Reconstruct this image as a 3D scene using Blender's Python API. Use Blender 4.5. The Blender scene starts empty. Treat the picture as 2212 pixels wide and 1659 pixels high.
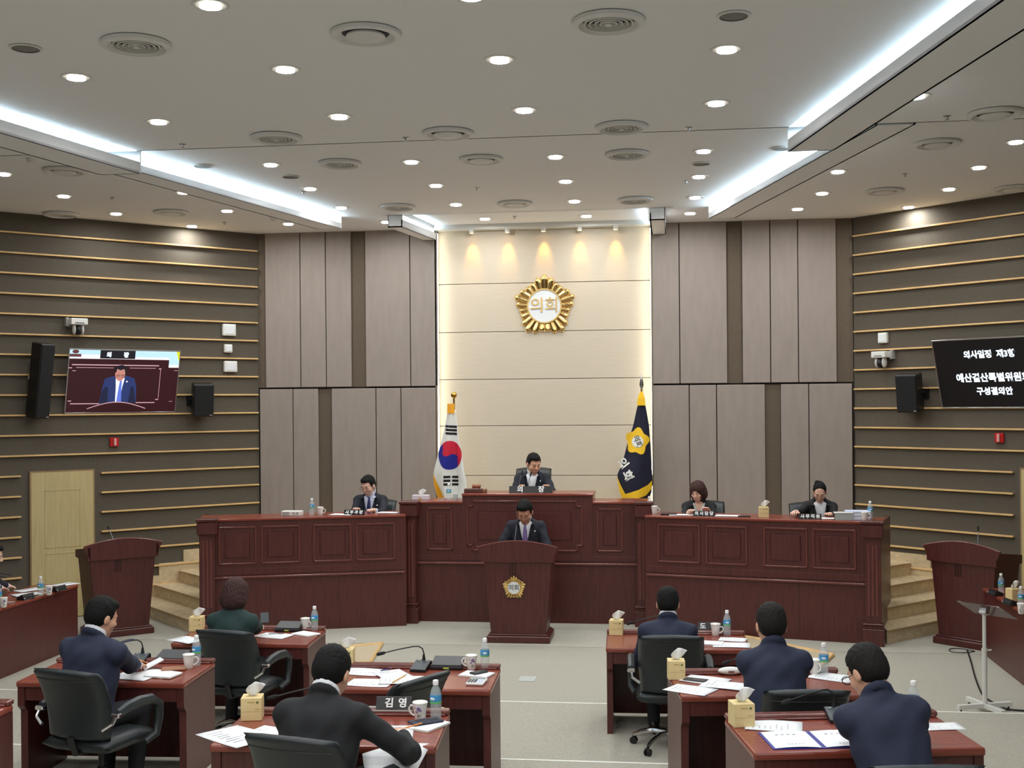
import bpy, bmesh, math, random
import numpy as np
from mathutils import Vector, Matrix
random.seed(7); np.random.seed(7)
SC = bpy.context.scene
COL = SC.collection
R = math.radians
# ------------------------------------------------------------------ camera
F_PX, YAW, ROLL, HORIZ, EYE, CAMX = 2600.0, R(7.32), .008, 45.0, 2.80, 1.7
cam_d = bpy.data.cameras.new('camera'); cam = bpy.data.objects.new('camera', cam_d); COL.objects.link(cam)
cam_d.sensor_width = 36.0; cam_d.lens = 36.0 * F_PX / 2212.0; cam_d.shift_y = HORIZ / 2212.0
cam_d.clip_start = .05; cam_d.clip_end = 200
cam.matrix_world = Matrix.Translation((CAMX, 0, EYE)) @ Matrix.Rotation(YAW, 4, 'Z') @ Matrix.Rotation(R(90), 4, 'X') @ Matrix.Rotation(-ROLL, 4, 'Z')
SC.camera = cam
# ------------------------------------------------------------------ world, exposure
w = bpy.data.worlds.new('world'); SC.world = w; w.use_nodes = True
w.node_tree.nodes['Background'].inputs[0].default_value = (.05, .05, .052, 1)
w.node_tree.nodes['Background'].inputs[1].default_value = .3
SC.view_settings.view_transform = 'Standard'; SC.view_settings.look = 'None'
SC.view_settings.exposure = 0.0; SC.view_settings.gamma = 1.0; SC.view_settings.use_curve_mapping = False
LAMP_W = 12.6          # watt of one downlight
COVE_E = 46.0          # emission of the cove tubes
# ------------------------------------------------------------------ pixel -> place
def ray(x, y):
    u = x - 1106; v = y - 829.5
    r = (u - ROLL * v) / F_PX; z = (HORIZ - (v + ROLL * u)) / F_PX
    s, c = math.sin(YAW), math.cos(YAW)
    return Vector((-s + r * c, c + r * s, z))
CAMP = Vector((CAMX, 0, EYE))
def atz(x, y, z): d = ray(x, y); return CAMP + d * ((z - EYE) / d.z)
def aty(x, y, Y): d = ray(x, y); return CAMP + d * (Y / d.y)
# ------------------------------------------------------------------ materials
MATS = {}
def lin(c): return tuple(((v / 255) / 12.92 if v / 255 <= .04045 else ((v / 255 + .055) / 1.055) ** 2.4) for v in c)
def mat(name, rgb=(128, 128, 128), rough=.5, metal=0, emit=0, alpha=1, noise=0, scale=20, stretch=None, bump=0, trans=0, ecol=None, spec=.5, rgb2=None, detail=4):
    if name in MATS: return MATS[name]
    m = bpy.data.materials.new(name); MATS[name] = m; m.use_nodes = True
    nt = m.node_tree; b = nt.nodes['Principled BSDF']
    col = lin(rgb)
    b.inputs['Base Color'].default_value = (*col, 1); b.inputs['Roughness'].default_value = rough
    b.inputs['Metallic'].default_value = metal; b.inputs['Specular IOR Level'].default_value = spec
    if trans: b.inputs['Transmission Weight'].default_value = trans
    if alpha < 1: b.inputs['Alpha'].default_value = alpha
    if emit:
        b.inputs['Emission Color'].default_value = (*(lin(ecol) if ecol else col), 1); b.inputs['Emission Strength'].default_value = emit
    if noise or bump:
        tc = nt.nodes.new('ShaderNodeTexCoord'); mp = nt.nodes.new('ShaderNodeMapping'); tx = nt.nodes.new('ShaderNodeTexNoise')
        nt.links.new(tc.outputs['Object'], mp.inputs[0]); nt.links.new(mp.outputs[0], tx.inputs['Vector'])
        if stretch: mp.inputs['Scale'].default_value = stretch
        tx.inputs['Scale'].default_value = scale; tx.inputs['Detail'].default_value = detail
        if noise:
            rp = nt.nodes.new('ShaderNodeValToRGB'); c2 = lin(rgb2) if rgb2 else tuple(max(0, v * (1 - noise)) for v in col)
            c1 = tuple(min(1, v * (1 + noise)) for v in col) if not rgb2 else col
            rp.color_ramp.elements[0].position = .32; rp.color_ramp.elements[1].position = .68
            rp.color_ramp.elements[0].color = (*c2, 1); rp.color_ramp.elements[1].color = (*c1, 1)
            nt.links.new(tx.outputs['Fac'], rp.inputs[0]); nt.links.new(rp.outputs[0], b.inputs['Base Color'])
        if bump:
            bp = nt.nodes.new('ShaderNodeBump'); bp.inputs['Strength'].default_value = bump; bp.inputs['Distance'].default_value = .01
            nt.links.new(tx.outputs['Fac'], bp.inputs['Height']); nt.links.new(bp.outputs[0], b.inputs['Normal'])
    return m
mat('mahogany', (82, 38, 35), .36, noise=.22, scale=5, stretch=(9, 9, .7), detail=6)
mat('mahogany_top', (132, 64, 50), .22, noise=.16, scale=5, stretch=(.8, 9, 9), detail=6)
mat('mahogany_trim', (110, 62, 56), .22, noise=.12, scale=5, stretch=(9, 9, .7))  # lighter than the boards, so rail highlights sit partly in the colour
mat('ceiling_paint', (236, 237, 238), .8)
mat('wall_fabric', (89, 82, 71), .9, noise=.08, scale=60, bump=.15)
mat('panel_fabric', (152, 141, 133), .9, noise=.05, scale=4, stretch=(3, 3, .6))
mat('strip_fabric', (98, 86, 72), .9, noise=.07, scale=40)
mat('joint_dark', (52, 47, 42), .9)
mat('cream_fabric', (206, 194, 174), .85, noise=.03, scale=9, stretch=(.4, 4, 9))
mat('slat_wood', (220, 182, 124), .45, noise=.12, scale=6, stretch=(1, 1, 8))
mat('carpet', (166, 162, 149), .95, noise=.10, scale=55, bump=.3, detail=8)
mat('carpet_lit', (174, 170, 157), .95, noise=.09, scale=55, bump=.3, detail=8)
mat('nosing', (226, 226, 216), .5)
mat('oak_floor', (206, 186, 150), .42, noise=.14, scale=3, stretch=(6, 1.2, 6), detail=5)
mat('oak_dark', (150, 122, 84), .5, noise=.1, scale=8)
mat('door_veneer', (196, 178, 128), .5, noise=.07, scale=4, stretch=(8, 8, .6))
mat('steel', (196, 196, 196), .28, metal=1)
mat('chrome', (225, 225, 228), .12, metal=1)
mat('white_plastic', (228, 228, 222), .4)
mat('grey_plastic', (165, 165, 162), .5)
mat('black_plastic', (20, 20, 22), .42)
mat('black_cloth', (22, 22, 24), .85)
mat('red_plastic', (190, 30, 34), .35)
mat('led_white', (225, 240, 245), .5, emit=COVE_E, ecol=(214, 240, 255))
mat('led_warm', (250, 246, 226), .5, emit=11, ecol=(255, 250, 232))
mat('lamp_glass', (255, 250, 240), .5, emit=14, ecol=(255, 246, 232))
mat('spot_glass', (255, 210, 120), .5, emit=20, ecol=(255, 190, 90))
mat('vent_grey', (222, 222, 220), .5); mat('vent_dark', (70, 70, 70), .8)
mat('gold', (224, 192, 128), .2, metal=1)
mat('emblem_white', (232, 236, 238), .5)
# ------------------------------------------------------------------ mesh builder
class MB:
    def __init__(s): s.bm = bmesh.new()
    def box(s, x0, x1, y0, y1, z0, z1, bev=0, M=None, seg=1):
        r = bmesh.ops.create_cube(s.bm, size=1); vs = r['verts']
        bmesh.ops.scale(s.bm, vec=(x1 - x0, y1 - y0, z1 - z0), verts=vs)
        bmesh.ops.translate(s.bm, vec=((x0 + x1) / 2, (y0 + y1) / 2, (z0 + z1) / 2), verts=vs)
        if bev:
            es = list({e for v in vs for e in v.link_edges})
            rr = bmesh.ops.bevel(s.bm, geom=es, offset=bev, segments=seg, profile=.5, affect='EDGES')
            vs = list({v for f in rr['faces'] for v in f.verts} | {v for v in vs if v.is_valid})
        if M is not None: bmesh.ops.transform(s.bm, matrix=M, verts=vs)
        return s
    def tube(s, pts, r, n=8, caps=True):
        pts = [Vector(p) for p in pts]; rs = r if isinstance(r, (list, tuple)) else [r] * len(pts)
        rings = []; up = None
        for i, p in enumerate(pts):
            t = (pts[min(i + 1, len(pts) - 1)] - pts[max(i - 1, 0)]).normalized()
            if up is None: up = Vector((0, 0, 1)) if abs(t.z) < .9 else Vector((1, 0, 0))
            a = t.cross(up).normalized(); b = a.cross(t).normalized(); up = b
            rings.append([s.bm.verts.new(p + (a * math.cos(2 * math.pi * k / n) + b * math.sin(2 * math.pi * k / n)) * rs[i]) for k in range(n)])
        for i in range(len(rings) - 1):
            for k in range(n): s.bm.faces.new((rings[i][k], rings[i][(k + 1) % n], rings[i + 1][(k + 1) % n], rings[i + 1][k]))
        if caps:
            s.bm.faces.new(rings[0][::-1]); s.bm.faces.new(rings[-1])
        return s
    def lathe(s, prof, n=20, M=None, sx=1, sy=1):
        rings = []
        for (r, z) in prof:
            if r < 1e-6: rings.append([s.bm.verts.new((0, 0, z))])
            else: rings.append([s.bm.verts.new((sx * r * math.cos(2 * math.pi * k / n), sy * r * math.sin(2 * math.pi * k / n), z)) for k in range(n)])
        for a, b in zip(rings, rings[1:]):
            for k in range(n):
                l = (k + 1) % n
                if len(a) == 1 and len(b) == 1: continue
                if len(a) == 1: s.bm.faces.new((a[0], b[l], b[k]))
                elif len(b) == 1: s.bm.faces.new((a[k], a[l], b[0]))
                else: s.bm.faces.new((a[k], a[l], b[l], b[k]))
        if M is not None: bmesh.ops.transform(s.bm, matrix=M, verts=[v for g in rings for v in g])
        return s
    def prism(s, poly, d0, d1, axis='y', M=None):
        """polygon in a plane, pushed from d0 to d1 along the axis"""
        def P(a, b, d): return {'y': (a, d, b), 'x': (d, a, b), 'z': (a, b, d)}[axis]
        A = [s.bm.verts.new(P(a, b, d0)) for a, b in poly]; B = [s.bm.verts.new(P(a, b, d1)) for a, b in poly]; n = len(poly)
        s.bm.faces.new(A); s.bm.faces.new(B[::-1])
        for i in range(n): s.bm.faces.new((A[i], A[(i + 1) % n], B[(i + 1) % n], B[i]))
        if M is not None: bmesh.ops.transform(s.bm, matrix=M, verts=A + B)
        return s
    def grid(s, fn, nu, nv, close_u=False):
        V = [[s.bm.verts.new(fn(i / (nu if close_u else nu - 1), j / (nv - 1))) for i in range(nu)] for j in range(nv)]
        for j in range(nv - 1):
            for i in range(nu if close_u else nu - 1):
                k = (i + 1) % nu
                s.bm.faces.new((V[j][i], V[j][k], V[j + 1][k], V[j + 1][i]))
        return V
    def ell(s, c, r, n=12, m=8, M=None):
        prof = [(math.sin(math.pi * j / m), -math.cos(math.pi * j / m)) for j in range(m + 1)]
        prof[0] = (0, -1); prof[-1] = (0, 1)
        T = Matrix.Translation(c) @ Matrix.Diagonal((*r, 1)); T = M @ T if M is not None else T
        return s.lathe(prof, n, T)
    def mesh(s, name, material, smooth=False, angle=None):
        bmesh.ops.recalc_face_normals(s.bm, faces=s.bm.faces)
        me = bpy.data.meshes.new(name); s.bm.to_mesh(me); s.bm.free()
        me.materials.append(MATS[material] if isinstance(material, str) else material)
        if smooth:
            me.polygons.foreach_set('use_smooth', [True] * len(me.polygons))
            if angle is not None:
                try: me.set_sharp_from_angle(angle=angle)
                except Exception: pass
        return me
    def build(s, name, material, parent=None, smooth=False, angle=R(40)):
        return link(name, s.mesh(name, material, smooth, angle), parent)
def link(name, me, parent=None):
    o = bpy.data.objects.new(name, me); COL.objects.link(o)
    if parent is not None: o.parent = parent
    return o
def tag(o, label=None, cat=None, group=None, kind=None):
    if label: o['label'] = label
    if cat: o['category'] = cat
    if group: o['group'] = group
    if kind: o['kind'] = kind
    return o
def thing(name, label, cat, loc=(0, 0, 0), rz=0, group=None):
    o = bpy.data.objects.new(name, None); COL.objects.link(o); o.empty_display_size = .1
    o.location = loc; o.rotation_euler = (0, 0, rz)
    return tag(o, label, cat, group)
KIDS = {}
def copy_tree(o, parent=None):
    c = o.copy(); COL.objects.link(c); c.parent = parent
    for ch in [x for x in COL.objects if x.parent == o]:
        if ch is not c: copy_tree(ch, c)
    return c
PROTO = {}
def spawn(key, builder, label, loc, rz=0, group=None):
    """first call builds the thing, later calls copy it with its parts"""
    if key not in PROTO:
        o = builder(); PROTO[key] = o
    else: o = copy_tree(PROTO[key])
    o.location = loc; o.rotation_euler = (0, 0, rz); o['label'] = label
    if group: o['group'] = group
    return o
def text_mesh(body, size, extrude=.002, bold=.0, spacing=1.0, align='CENTER'):
    c = bpy.data.curves.new('lettering', 'FONT'); c.body = body; c.size = size; c.extrude = extrude; c.offset = bold
    c.align_x = align; c.align_y = 'CENTER'; c.space_character = spacing; c.resolution_u = 3
    o = bpy.data.objects.new('lettering', c); COL.objects.link(o)
    me = bpy.data.meshes.new_from_object(o.evaluated_get(bpy.context.evaluated_depsgraph_get()))
    bpy.data.objects.remove(o); bpy.data.curves.remove(c)
    return me
def lettering(body, size, material, parent, M, name='lettering', **k):
    me = text_mesh(body, size, **k); me.name = name; me.materials.clear(); me.materials.append(MATS[material])
    me.transform(M); return link(name, me, parent)
ORD = ['first', 'second', 'third', 'fourth', 'fifth', 'sixth', 'seventh', 'eighth', 'ninth', 'tenth', 'eleventh', 'twelfth']
def struct(name, mb, material, parent=None, **k):
    o = mb.build(name, material, parent, **k)
    if parent is None: o['kind'] = 'structure'
    return o
# ================================================================== ROOM
W, WX = 17.2, 4.29            # back wall plane, corner with the slanted side walls
ZN, ZF, YS = 5.20, 5.36, 10.72  # near ceiling, far ceiling, where it steps
S2 = math.sqrt(.5)
XS, YSIDE = 7.4, W - (7.4 - WX)
YB = -5.0
# floor: level 0 before the stage, then rising tiers
STEP = [0, .12, .24, .36]; EDGE = [10.78, 8.62, 6.93]
struct('floor', MB().box(-8, 8, 10.70, 18, -.2, 0), 'carpet')
struct('floor_lit_strip', MB().box(-6, 6, 13.85, 18, -.05, .004), 'carpet_lit')  # lighter carpet tone standing in for the brighter light near the stage
for k in (1, 2, 3):
    y1 = EDGE[k - 1]; y0 = EDGE[k] if k < 3 else YB - .2
    struct('floor_tier_%d' % k, MB().box(-8, 8, y0 - (.02 if k < 3 else 0), y1, -.2, STEP[k]), 'carpet')
    t = MB().box(-8, 8, y1 - .022, y1 + .006, STEP[k] - .03, STEP[k] + .004).build('trim_%d' % k, 'nosing'); t['kind'] = 'structure'
# floor box cover
tag(MB().box(-.085, .085, -.11, .11, 0, .006, .002).build('floor_box_cover', mat('cover', (186, 190, 186), .5)), 'small pale floor outlet cover set in the aisle carpet', 'floor outlet').location = atz(1140, 1467, .0)
# walls
bw = struct('wall_back', MB().box(-WX - .3, -1.60, W + .03, W + .2, -.1, 6).box(1.495, WX + .3, W + .03, W + .2, -.1, 6).box(-WX - .3, WX + .3, W + .25, W + .3, -.1, 6), 'joint_dark')
def panel_row(xs, dark, z0, z1, ypx):
    for a, b in zip(xs, xs[1:]):
        xa, xb = aty(a, ypx, W).x, aty(b, ypx, W).x
        if (a, b) in dark: MB().box(xa, xb, W + .012, W + .04, z0, z1).build('dark_strip_panel', 'strip_fabric', bw)
        else: MB().box(xa + .006, xb - .006, W - .03, W + .035, z0, z1, .006).build('wall_panel', 'panel_fabric', bw)
zj = 3.07
panel_row([556, 574, 650, 705, 760, 790, 887, 946], [(556, 574), (760, 790)], zj + .012, 5.6, 650)
panel_row([563, 635, 690, 718, 814, 868, 946], [(690, 718)], .0, zj - .012, 960)
panel_row([1409, 1468, 1571, 1603, 1664, 1724, 1807, 1843], [(1571, 1603), (1807, 1843)], zj + .012, 5.6, 650)
panel_row([1411, 1490, 1549, 1654, 1687, 1748, 1842], [(1654, 1687)], .0, zj - .012, 960)
XL, XR = -1.60, 1.495
YC = W + .13                 # cream wall lies behind the grey panels, lit from the reveal
cream = struct('wall_cream', MB().box(XL - .15, XR + .15, YC + .02, YC + .1, 0, 5.6), 'joint_dark')
zc = [.9] + [aty(1380, y, YC).z for y in (1027, 918, 816, 712, 606)] + [aty(1176, 491, YC).z]
for a, b in zip(zc, zc[1:]): MB().box(XL - .1, XR + .1, YC, YC + .03, a + .004, b - .004, .003).build('cream_panel', 'cream_fabric', cream)
MB().box(XL - .1, XR + .1, YC, YC + .03, 0, .896).build('cream_panel', 'cream_fabric', cream)
for sx, x in ((1, XL), (-1, XR)):
    rv = struct('trim_%d' % (4 if sx > 0 else 5), MB().box(x - .02 * sx if sx > 0 else x, x if sx > 0 else x + .02, W - .03, YC, 0, 5.5), mat('reveal', (120, 105, 86), .7))
    st = thing('light_strip', 'thin upright light strip behind the %s edge of the cream wall' % ('left' if sx > 0 else 'right'), 'light strip', (x - .05 * sx, YC - .05, 0), 0)
    st.location.x = x
    MB().box(min(.004 * sx, .012 * sx), max(.004 * sx, .012 * sx), -.05, -.01, .9, 5.3).build('diffuser', 'led_warm', st)
    MB().box(min(0, .004 * sx), max(0, .004 * sx), -.055, -.005, .9, 5.3).build('backing', 'white_plastic', st)
# slanted side walls with slats
def LWp(s, out=0): return Vector((-WX - S2 * s + S2 * out, W - S2 * s - S2 * out, 0))
def RWp(s, out=0): return Vector((WX + S2 * s - S2 * out, W - S2 * s - S2 * out, 0))
ML = Matrix.Translation((-WX, W, 0)) @ Matrix.Rotation(R(225), 4, 'Z')   # local x runs away from the corner, +y out of the wall (left)
MR = Matrix.Translation((WX, W, 0)) @ Matrix.Rotation(R(-45), 4, 'Z')    # local x runs away from the corner, -y out of the wall (right)
SLEN = (XS - WX) / S2
wl = struct('wall_left', MB().box(0, SLEN, -.2, 0, -.1, 6, M=ML).box(-XS - .2, -XS, YB, YSIDE, -.1, 6), 'wall_fabric')
wr = struct('wall_right', MB().box(0, SLEN, 0, .2, -.1, 6, M=MR).box(XS, XS + .2, YB, YSIDE, -.1, 6), 'wall_fabric')
struct('wall_rear', MB().box(-XS, XS, YB - .2, YB, -.1, 6), 'panel_fabric')
zs = [5.10 - .2652 * k for k in range(19)]
DOOR0, DOOR1 = 2.35, 3.40
for k, z in enumerate(zs):
    for (a, b) in ([(0.02, 4.2)] if z > 2.06 else [(0.02, DOOR0), (DOOR1, 4.2)]):
        MB().box(a, b, 0, .045, z - .011, z + .011, .003, M=ML).build('slat', 'slat_wood', wl)
        MB().box(a, b, -.045, 0, z - .011, z + .011, .003, M=MR).build('slat', 'slat_wood', wr)
# doors
for n, (Mx, sg) in enumerate(((ML, 1), (MR, -1))):
    d0, d1, zt = 2.46, 3.27, 1.955
    dr = MB().box(d0, d1, min(.012 * sg, .03 * sg), max(.012 * sg, .03 * sg), 0.01, zt, M=Mx).build('door_%d' % (n + 1), 'door_veneer'); dr['kind'] = 'structure'
    fr = MB()
    for q in ((d0 - .02, d0, 0, zt + .02), (d1, d1 + .02, 0, zt + .02), (d0, d1, zt, zt + .02)):
        fr.box(q[0], q[1], min(0, .028 * sg), max(0, .028 * sg), q[2], q[3], M=Mx)
    fr.build('door_frame', 'oak_dark', dr)
    for (a, b) in ((.95, 1.72), (.12, .88)):
        p = MB()
        for q in ((d0 + .17, d1 - .17, a, a + .012), (d0 + .17, d1 - .17, b - .012, b), (d0 + .17, d0 + .182, a, b), (d1 - .182, d1 - .17, a, b)):
            p.box(q[0], q[1], min(.03 * sg, .034 * sg), max(.03 * sg, .034 * sg), q[2], q[3], M=Mx)
        p.build('door_moulding', 'door_veneer', dr)
    h = MB().box(d0 + .045, d0 + .085, min(.03 * sg, .038 * sg), max(.03 * sg, .038 * sg), .80, .94, .004, M=Mx)
    h.tube([Mx @ Vector((d0 + .065, .03 * sg, .87)), Mx @ Vector((d0 + .065, .075 * sg, .87)), Mx @ Vector((d0 + .09, .085 * sg, .87)), Mx @ Vector((d0 + .19, .08 * sg, .868))], .010, 8)
    h.build('door_handle', 'steel', dr, smooth=True)
# ------------------------------------------------------------------ ceiling
cl = MB()
# near plane in three fields, with slots left open for the troughs on both sides
def beamline(side, y):   # inner edge of the hanging beam
    if side < 0:
        p, q = atz(0, 285, 5.0), atz(290, 370, 5.0)
    else:
        p, q = atz(2160, 0, 5.0), atz(1703, 325, 5.0)
    return p.x + (q.x - p.x) * (y - p.y) / (q.y - p.y)
YN0 = YB - .2
def poly(mb, pts, z0, z1): mb.prism(pts, z0, z1, 'z')
SW = .40
cn = MB()
poly(cn, [(beamline(-1, YN0), YN0), (beamline(1, YN0), YN0), (beamline(1, YS), YS), (beamline(-1, YS), YS)], ZN, ZN + .18)
struct('ceiling_near', cn, 'ceiling_paint')
for side, nm in ((-1, 'left'), (1, 'right')):
    b0, b1 = beamline(side, YN0), beamline(side, YS)
    c = MB()
    poly(c, [(b0 + side * SW, YN0), (side * 9, YN0), (side * 9, YS), (b1 + side * SW, YS)], ZN, ZN + .18)
    struct('ceiling_near_' + nm, c, 'ceiling_paint')
    # slot above the trough
    c = MB()
    poly(c, [(b0 + side * -.02, YN0), (b0 + side * (SW + .02), YN0), (b1 + side * (SW + .02), YS + .02), (b1 + side * -.02, YS + .02)], ZN + .40, ZN + .44)
    poly(c, [(b0 + side * SW, YN0), (b0 + side * (SW + .03), YN0), (b1 + side * (SW + .03), YS), (b1 + side * SW, YS)], ZN, ZN + .42)
    poly(c, [(b0 - side * .02, YN0), (b0, YN0), (b1, YS), (b1 - side * .02, YS)], ZN + .002, ZN + .42)
    poly(c, [(b1 - side * .02, YS - .06), (b1 + side * (SW + .02), YS - .06), (b1 + side * (SW + .02), YS + .02), (b1 - side * .02, YS + .02)], ZN + .14, ZN + .44)
    struct('ceiling_slot_' + nm, c, 'ceiling_paint')
    # hanging beam: bottom board, lip, outer cheek
    c = MB()
    poly(c, [(b0, YN0), (b0 + side * SW, YN0), (b1 + side * SW, YS + .06), (b1, YS + .06)], 5.0, 5.02)
    poly(c, [(b0, YN0), (b0 + side * .02, YN0), (b1 + side * .02, YS + .06), (b1, YS + .06)], 5.0, 5.105)
    poly(c, [(b0 + side * (SW - .02), YN0), (b0 + side * SW, YN0), (b1 + side * SW, YS + .06), (b1 + side * (SW - .02), YS + .06)], 5.0, ZN + .01)
    poly(c, [(b1, YS + .04), (b1 + side * SW, YS + .04), (b1 + side * SW, YS + .06), (b1, YS + .06)], 5.0, ZF)
    struct('ceiling_beam_near_' + nm, c, 'ceiling_paint')
    t = thing('cove_light', 'cool white light tube hidden in the near %s ceiling trough' % nm, 'cove light', (0, 0, 0))
    tb = MB(); tb.tube([(b0 + side * .06, YN0 + .3, 5.37), (b1 + side * .06, YS - .09, 5.37)], .028, 8); tb.build('light_tube', 'led_white', t)
    hb = MB(); hb.tube([(b0 + side * .02, YN0 + .3, 5.37), (b1 + side * .02, YS - .09, 5.37)], .014, 6); hb.build('holder', 'white_plastic', t)
# far ceiling plane, riser at the step
REC_Y, REC = 15.85, (-1.80, 1.50)
cf = MB()
poly(cf, [(-9, YS), (9, YS), (9, REC_Y), (-9, REC_Y)], ZF, ZF + .1)
poly(cf, [(-9, REC_Y), (REC[0], REC_Y), (XL, W + .2), (-9, W + .2)], ZF, ZF + .1)
poly(cf, [(REC[1], REC_Y), (9, REC_Y), (9, W + .2), (REC[1], W + .2)], ZF, ZF + .1)
struct('ceiling_far', cf, 'ceiling_paint')
struct('ceiling_step', MB().box(-9, 9, YS - .02, YS, ZN, ZF + .05), 'ceiling_paint')
def farline(side, y):
    p, q = (atz(297, 370, 5.2), atz(735, 493, 5.2)) if side < 0 else (atz(1885, 275, 5.2), atz(1532, 472, 5.2))
    return p.x + (q.x - p.x) * (y - p.y) / (q.y - p.y)
YE = 15.85
for side, nm in ((-1, 'left'), (1, 'right')):
    y0 = YS + .06
    b0, b1 = farline(side, y0), farline(side, YE)
    FWd = .34
    c = MB()
    poly(c, [(b0, y0), (b0 + side * FWd, y0), (b1 + side * FWd, YE), (b1, YE)], 5.2, 5.215)
    poly(c, [(b0, y0), (b0 + side * .018, y0), (b1 + side * .018, YE), (b1, YE)], 5.2, 5.272)
    poly(c, [(b0 + side * (FWd - .02), y0), (b0 + side * FWd, y0), (b1 + side * FWd, YE), (b1 + side * (FWd - .02), YE)], 5.2, ZF)
    poly(c, [(b1, YE - .015), (b1 + side * FWd, YE - .015), (b1 + side * FWd, YE), (b1, YE)], 5.2, ZF)
    struct('ceiling_beam_far_' + nm, c, 'ceiling_paint')
    t = thing('cove_light', 'cool white light tube hidden in the far %s ceiling trough' % nm, 'cove light', (0, 0, 0))
    tb = MB(); tb.tube([(b0 + side * .17, y0 + .1, 5.245), (b1 + side * .17, YE - .1, 5.245)], .022, 8); tb.build('light_tube', 'led_white', t)
    hb = MB(); hb.tube([(b0 + side * .17, y0 + .1, 5.219), (b1 + side * .17, YE - .1, 5.219)], .006, 6); hb.build('holder', 'white_plastic', t)
# recess before the cream wall
c = MB()
poly(c, [(REC[0] - .3, REC_Y - .02), (REC[1] + .3, REC_Y - .02), (REC[1] + .3, YC + .1), (REC[0] - .3, YC + .1)], ZF + .05, ZF + .09)
poly(c, [(REC[0] - .3, REC_Y - .02), (REC[1] + .3, REC_Y - .02), (REC[1] + .3, REC_Y), (REC[0] - .3, REC_Y)], ZF, ZF + .07)
poly(c, [(REC[0] - .3, REC_Y), (REC[0] - .28, REC_Y), (XL - .28, YC), (XL - .3, YC)], ZF + .02, ZF + .07)
poly(c, [(REC[1] + .28, REC_Y), (REC[1] + .3, REC_Y), (REC[1] + .3, YC), (REC[1] + .28, YC)], ZF + .02, ZF + .07)
struct('ceiling_recess', c, 'ceiling_paint')
for side, (xa, xb), nm in ((-1, (REC[0], XL), 'left'), (1, (REC[1], XR + .01), 'right')):
    c = MB()
    poly(c, [(xa, REC_Y), (xa + side * .2, REC_Y), (xb + side * .2, W - .032), (xb, W - .032)], 5.2, 5.215)
    poly(c, [(xa, REC_Y), (xa + side * .018, REC_Y), (xb + side * .018, W - .032), (xb, W - .032)], 5.2, 5.30)
    poly(c, [(xa + side * .19, REC_Y), (xa + side * .2, REC_Y), (xb + side * .2, W - .032), (xb + side * .19, W - .032)], 5.2, ZF + .04)
    poly(c, [(xa, REC_Y), (xa + side * .2, REC_Y), (xa + side * .2, REC_Y + .015), (xa, REC_Y + .015)], 5.2, ZF + .04)
    struct('ceiling_lip_' + nm, c, 'ceiling_paint')
    t = thing('cove_light', 'short light tube in the trough above the %s flag' % nm, 'cove light', (0, 0, 0))
    MB().tube([(xa + side * .1, REC_Y + .1, 5.25), (xb + side * .1, W - .1, 5.25)], .02, 8).build('light_tube', 'led_white', t)
    MB().tube([(xa + side * .1, REC_Y + .1, 5.222), (xb + side * .1, W - .1, 5.222)], .006, 6).build('holder', 'white_plastic', t)
# cornice over the cream wall
ZCO = min(ZF + .02, aty(1176, 491, YC - .16).z)
struct('trim_6', MB().box(XL - .05, XR + .05, YC - .17, YC + .02, ZCO, ZF + .052), 'white_plastic')
# ------------------------------------------------------------------ ceiling fittings
def build_downlight():
    t = thing('downlight', '', 'downlight')
    MB().lathe([(.066, .002), (.086, -.003), (.106, -.007), (.112, -.005), (.113, 0)], 28).build('trim_ring', 'vent_grey', t, smooth=True)
    MB().lathe([(0, -.012), (.05, -.011), (.068, .002)], 24).build('lamp_lens', 'lamp_glass', t, smooth=True)
    l = bpy.data.lights.new('lamp', 'AREA'); l.shape = 'DISK'; l.size = .13; l.energy = LAMP_W; l.color = (.965, .99, 1); l.spread = R(176)
    lo = bpy.data.objects.new('lamp', l); COL.objects.link(lo); lo.parent = t; lo.location = (0, 0, -.016); lo.visible_camera = True
    return t
def light_row(zone, pts, z, group):
    pts = [atz(x, y, z) for x, y in pts]
    rows = {}
    for p in pts: rows.setdefault(round(p.y / .55), []).append(p)
    # merge neighbouring row keys
    keys = sorted(rows, reverse=True); merged = []
    for k in keys:
        if merged and merged[-1][0] - k <= 1: merged[-1][1].extend(rows[k])
        else: merged.append((k, list(rows[k])))
    for i, (k, ps) in enumerate(merged):
        ps.sort(key=lambda p: p.x)
        for j, p in enumerate(ps):
            spawn('downlight', build_downlight, 'lit downlight in %s, %s row from stage, %s from left' % (zone, ORD[i], ORD[j]), (p.x, p.y, z), 0, group)
light_row('near centre ceiling', [(455, 10), (617, 149), (733, 251), (165, 166), (343, 262), (1080, 128), (1133, 237), (1570, 106), (1548, 222), (1018, -10)], ZN, 'downlights of the near ceiling')
light_row('far centre ceiling', [(585, 355), (889, 349), (1200, 338), (1520, 326), (670, 407), (942, 400), (1222, 391), (1510, 381), (737, 448), (985, 441), (1241, 434), (1502, 426), (835, 479), (1491, 460)], ZF, 'downlights of the far ceiling')
light_row('raised bay by cream wall', [(1048, 472), (1267, 466)], ZF + .05, 'downlights before the cream wall')
light_row('left side ceiling', [(8, 375), (138, 423), (397, 415), (251, 461), (491, 455), (18, 467), (415, 488), (623, 483)], ZF, 'downlights of the left side ceiling')
light_row('right side ceiling', [(1862, 318), (2195, 306), (2115, 361), (1810, 370), (2050, 408), (1776, 417), (1963, 447), (1723, 451)], ZF, 'downlights of the right side ceiling')
light_row('near right side ceiling', [(1980, 207)], ZN, 'downlights of the near right ceiling')
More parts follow.
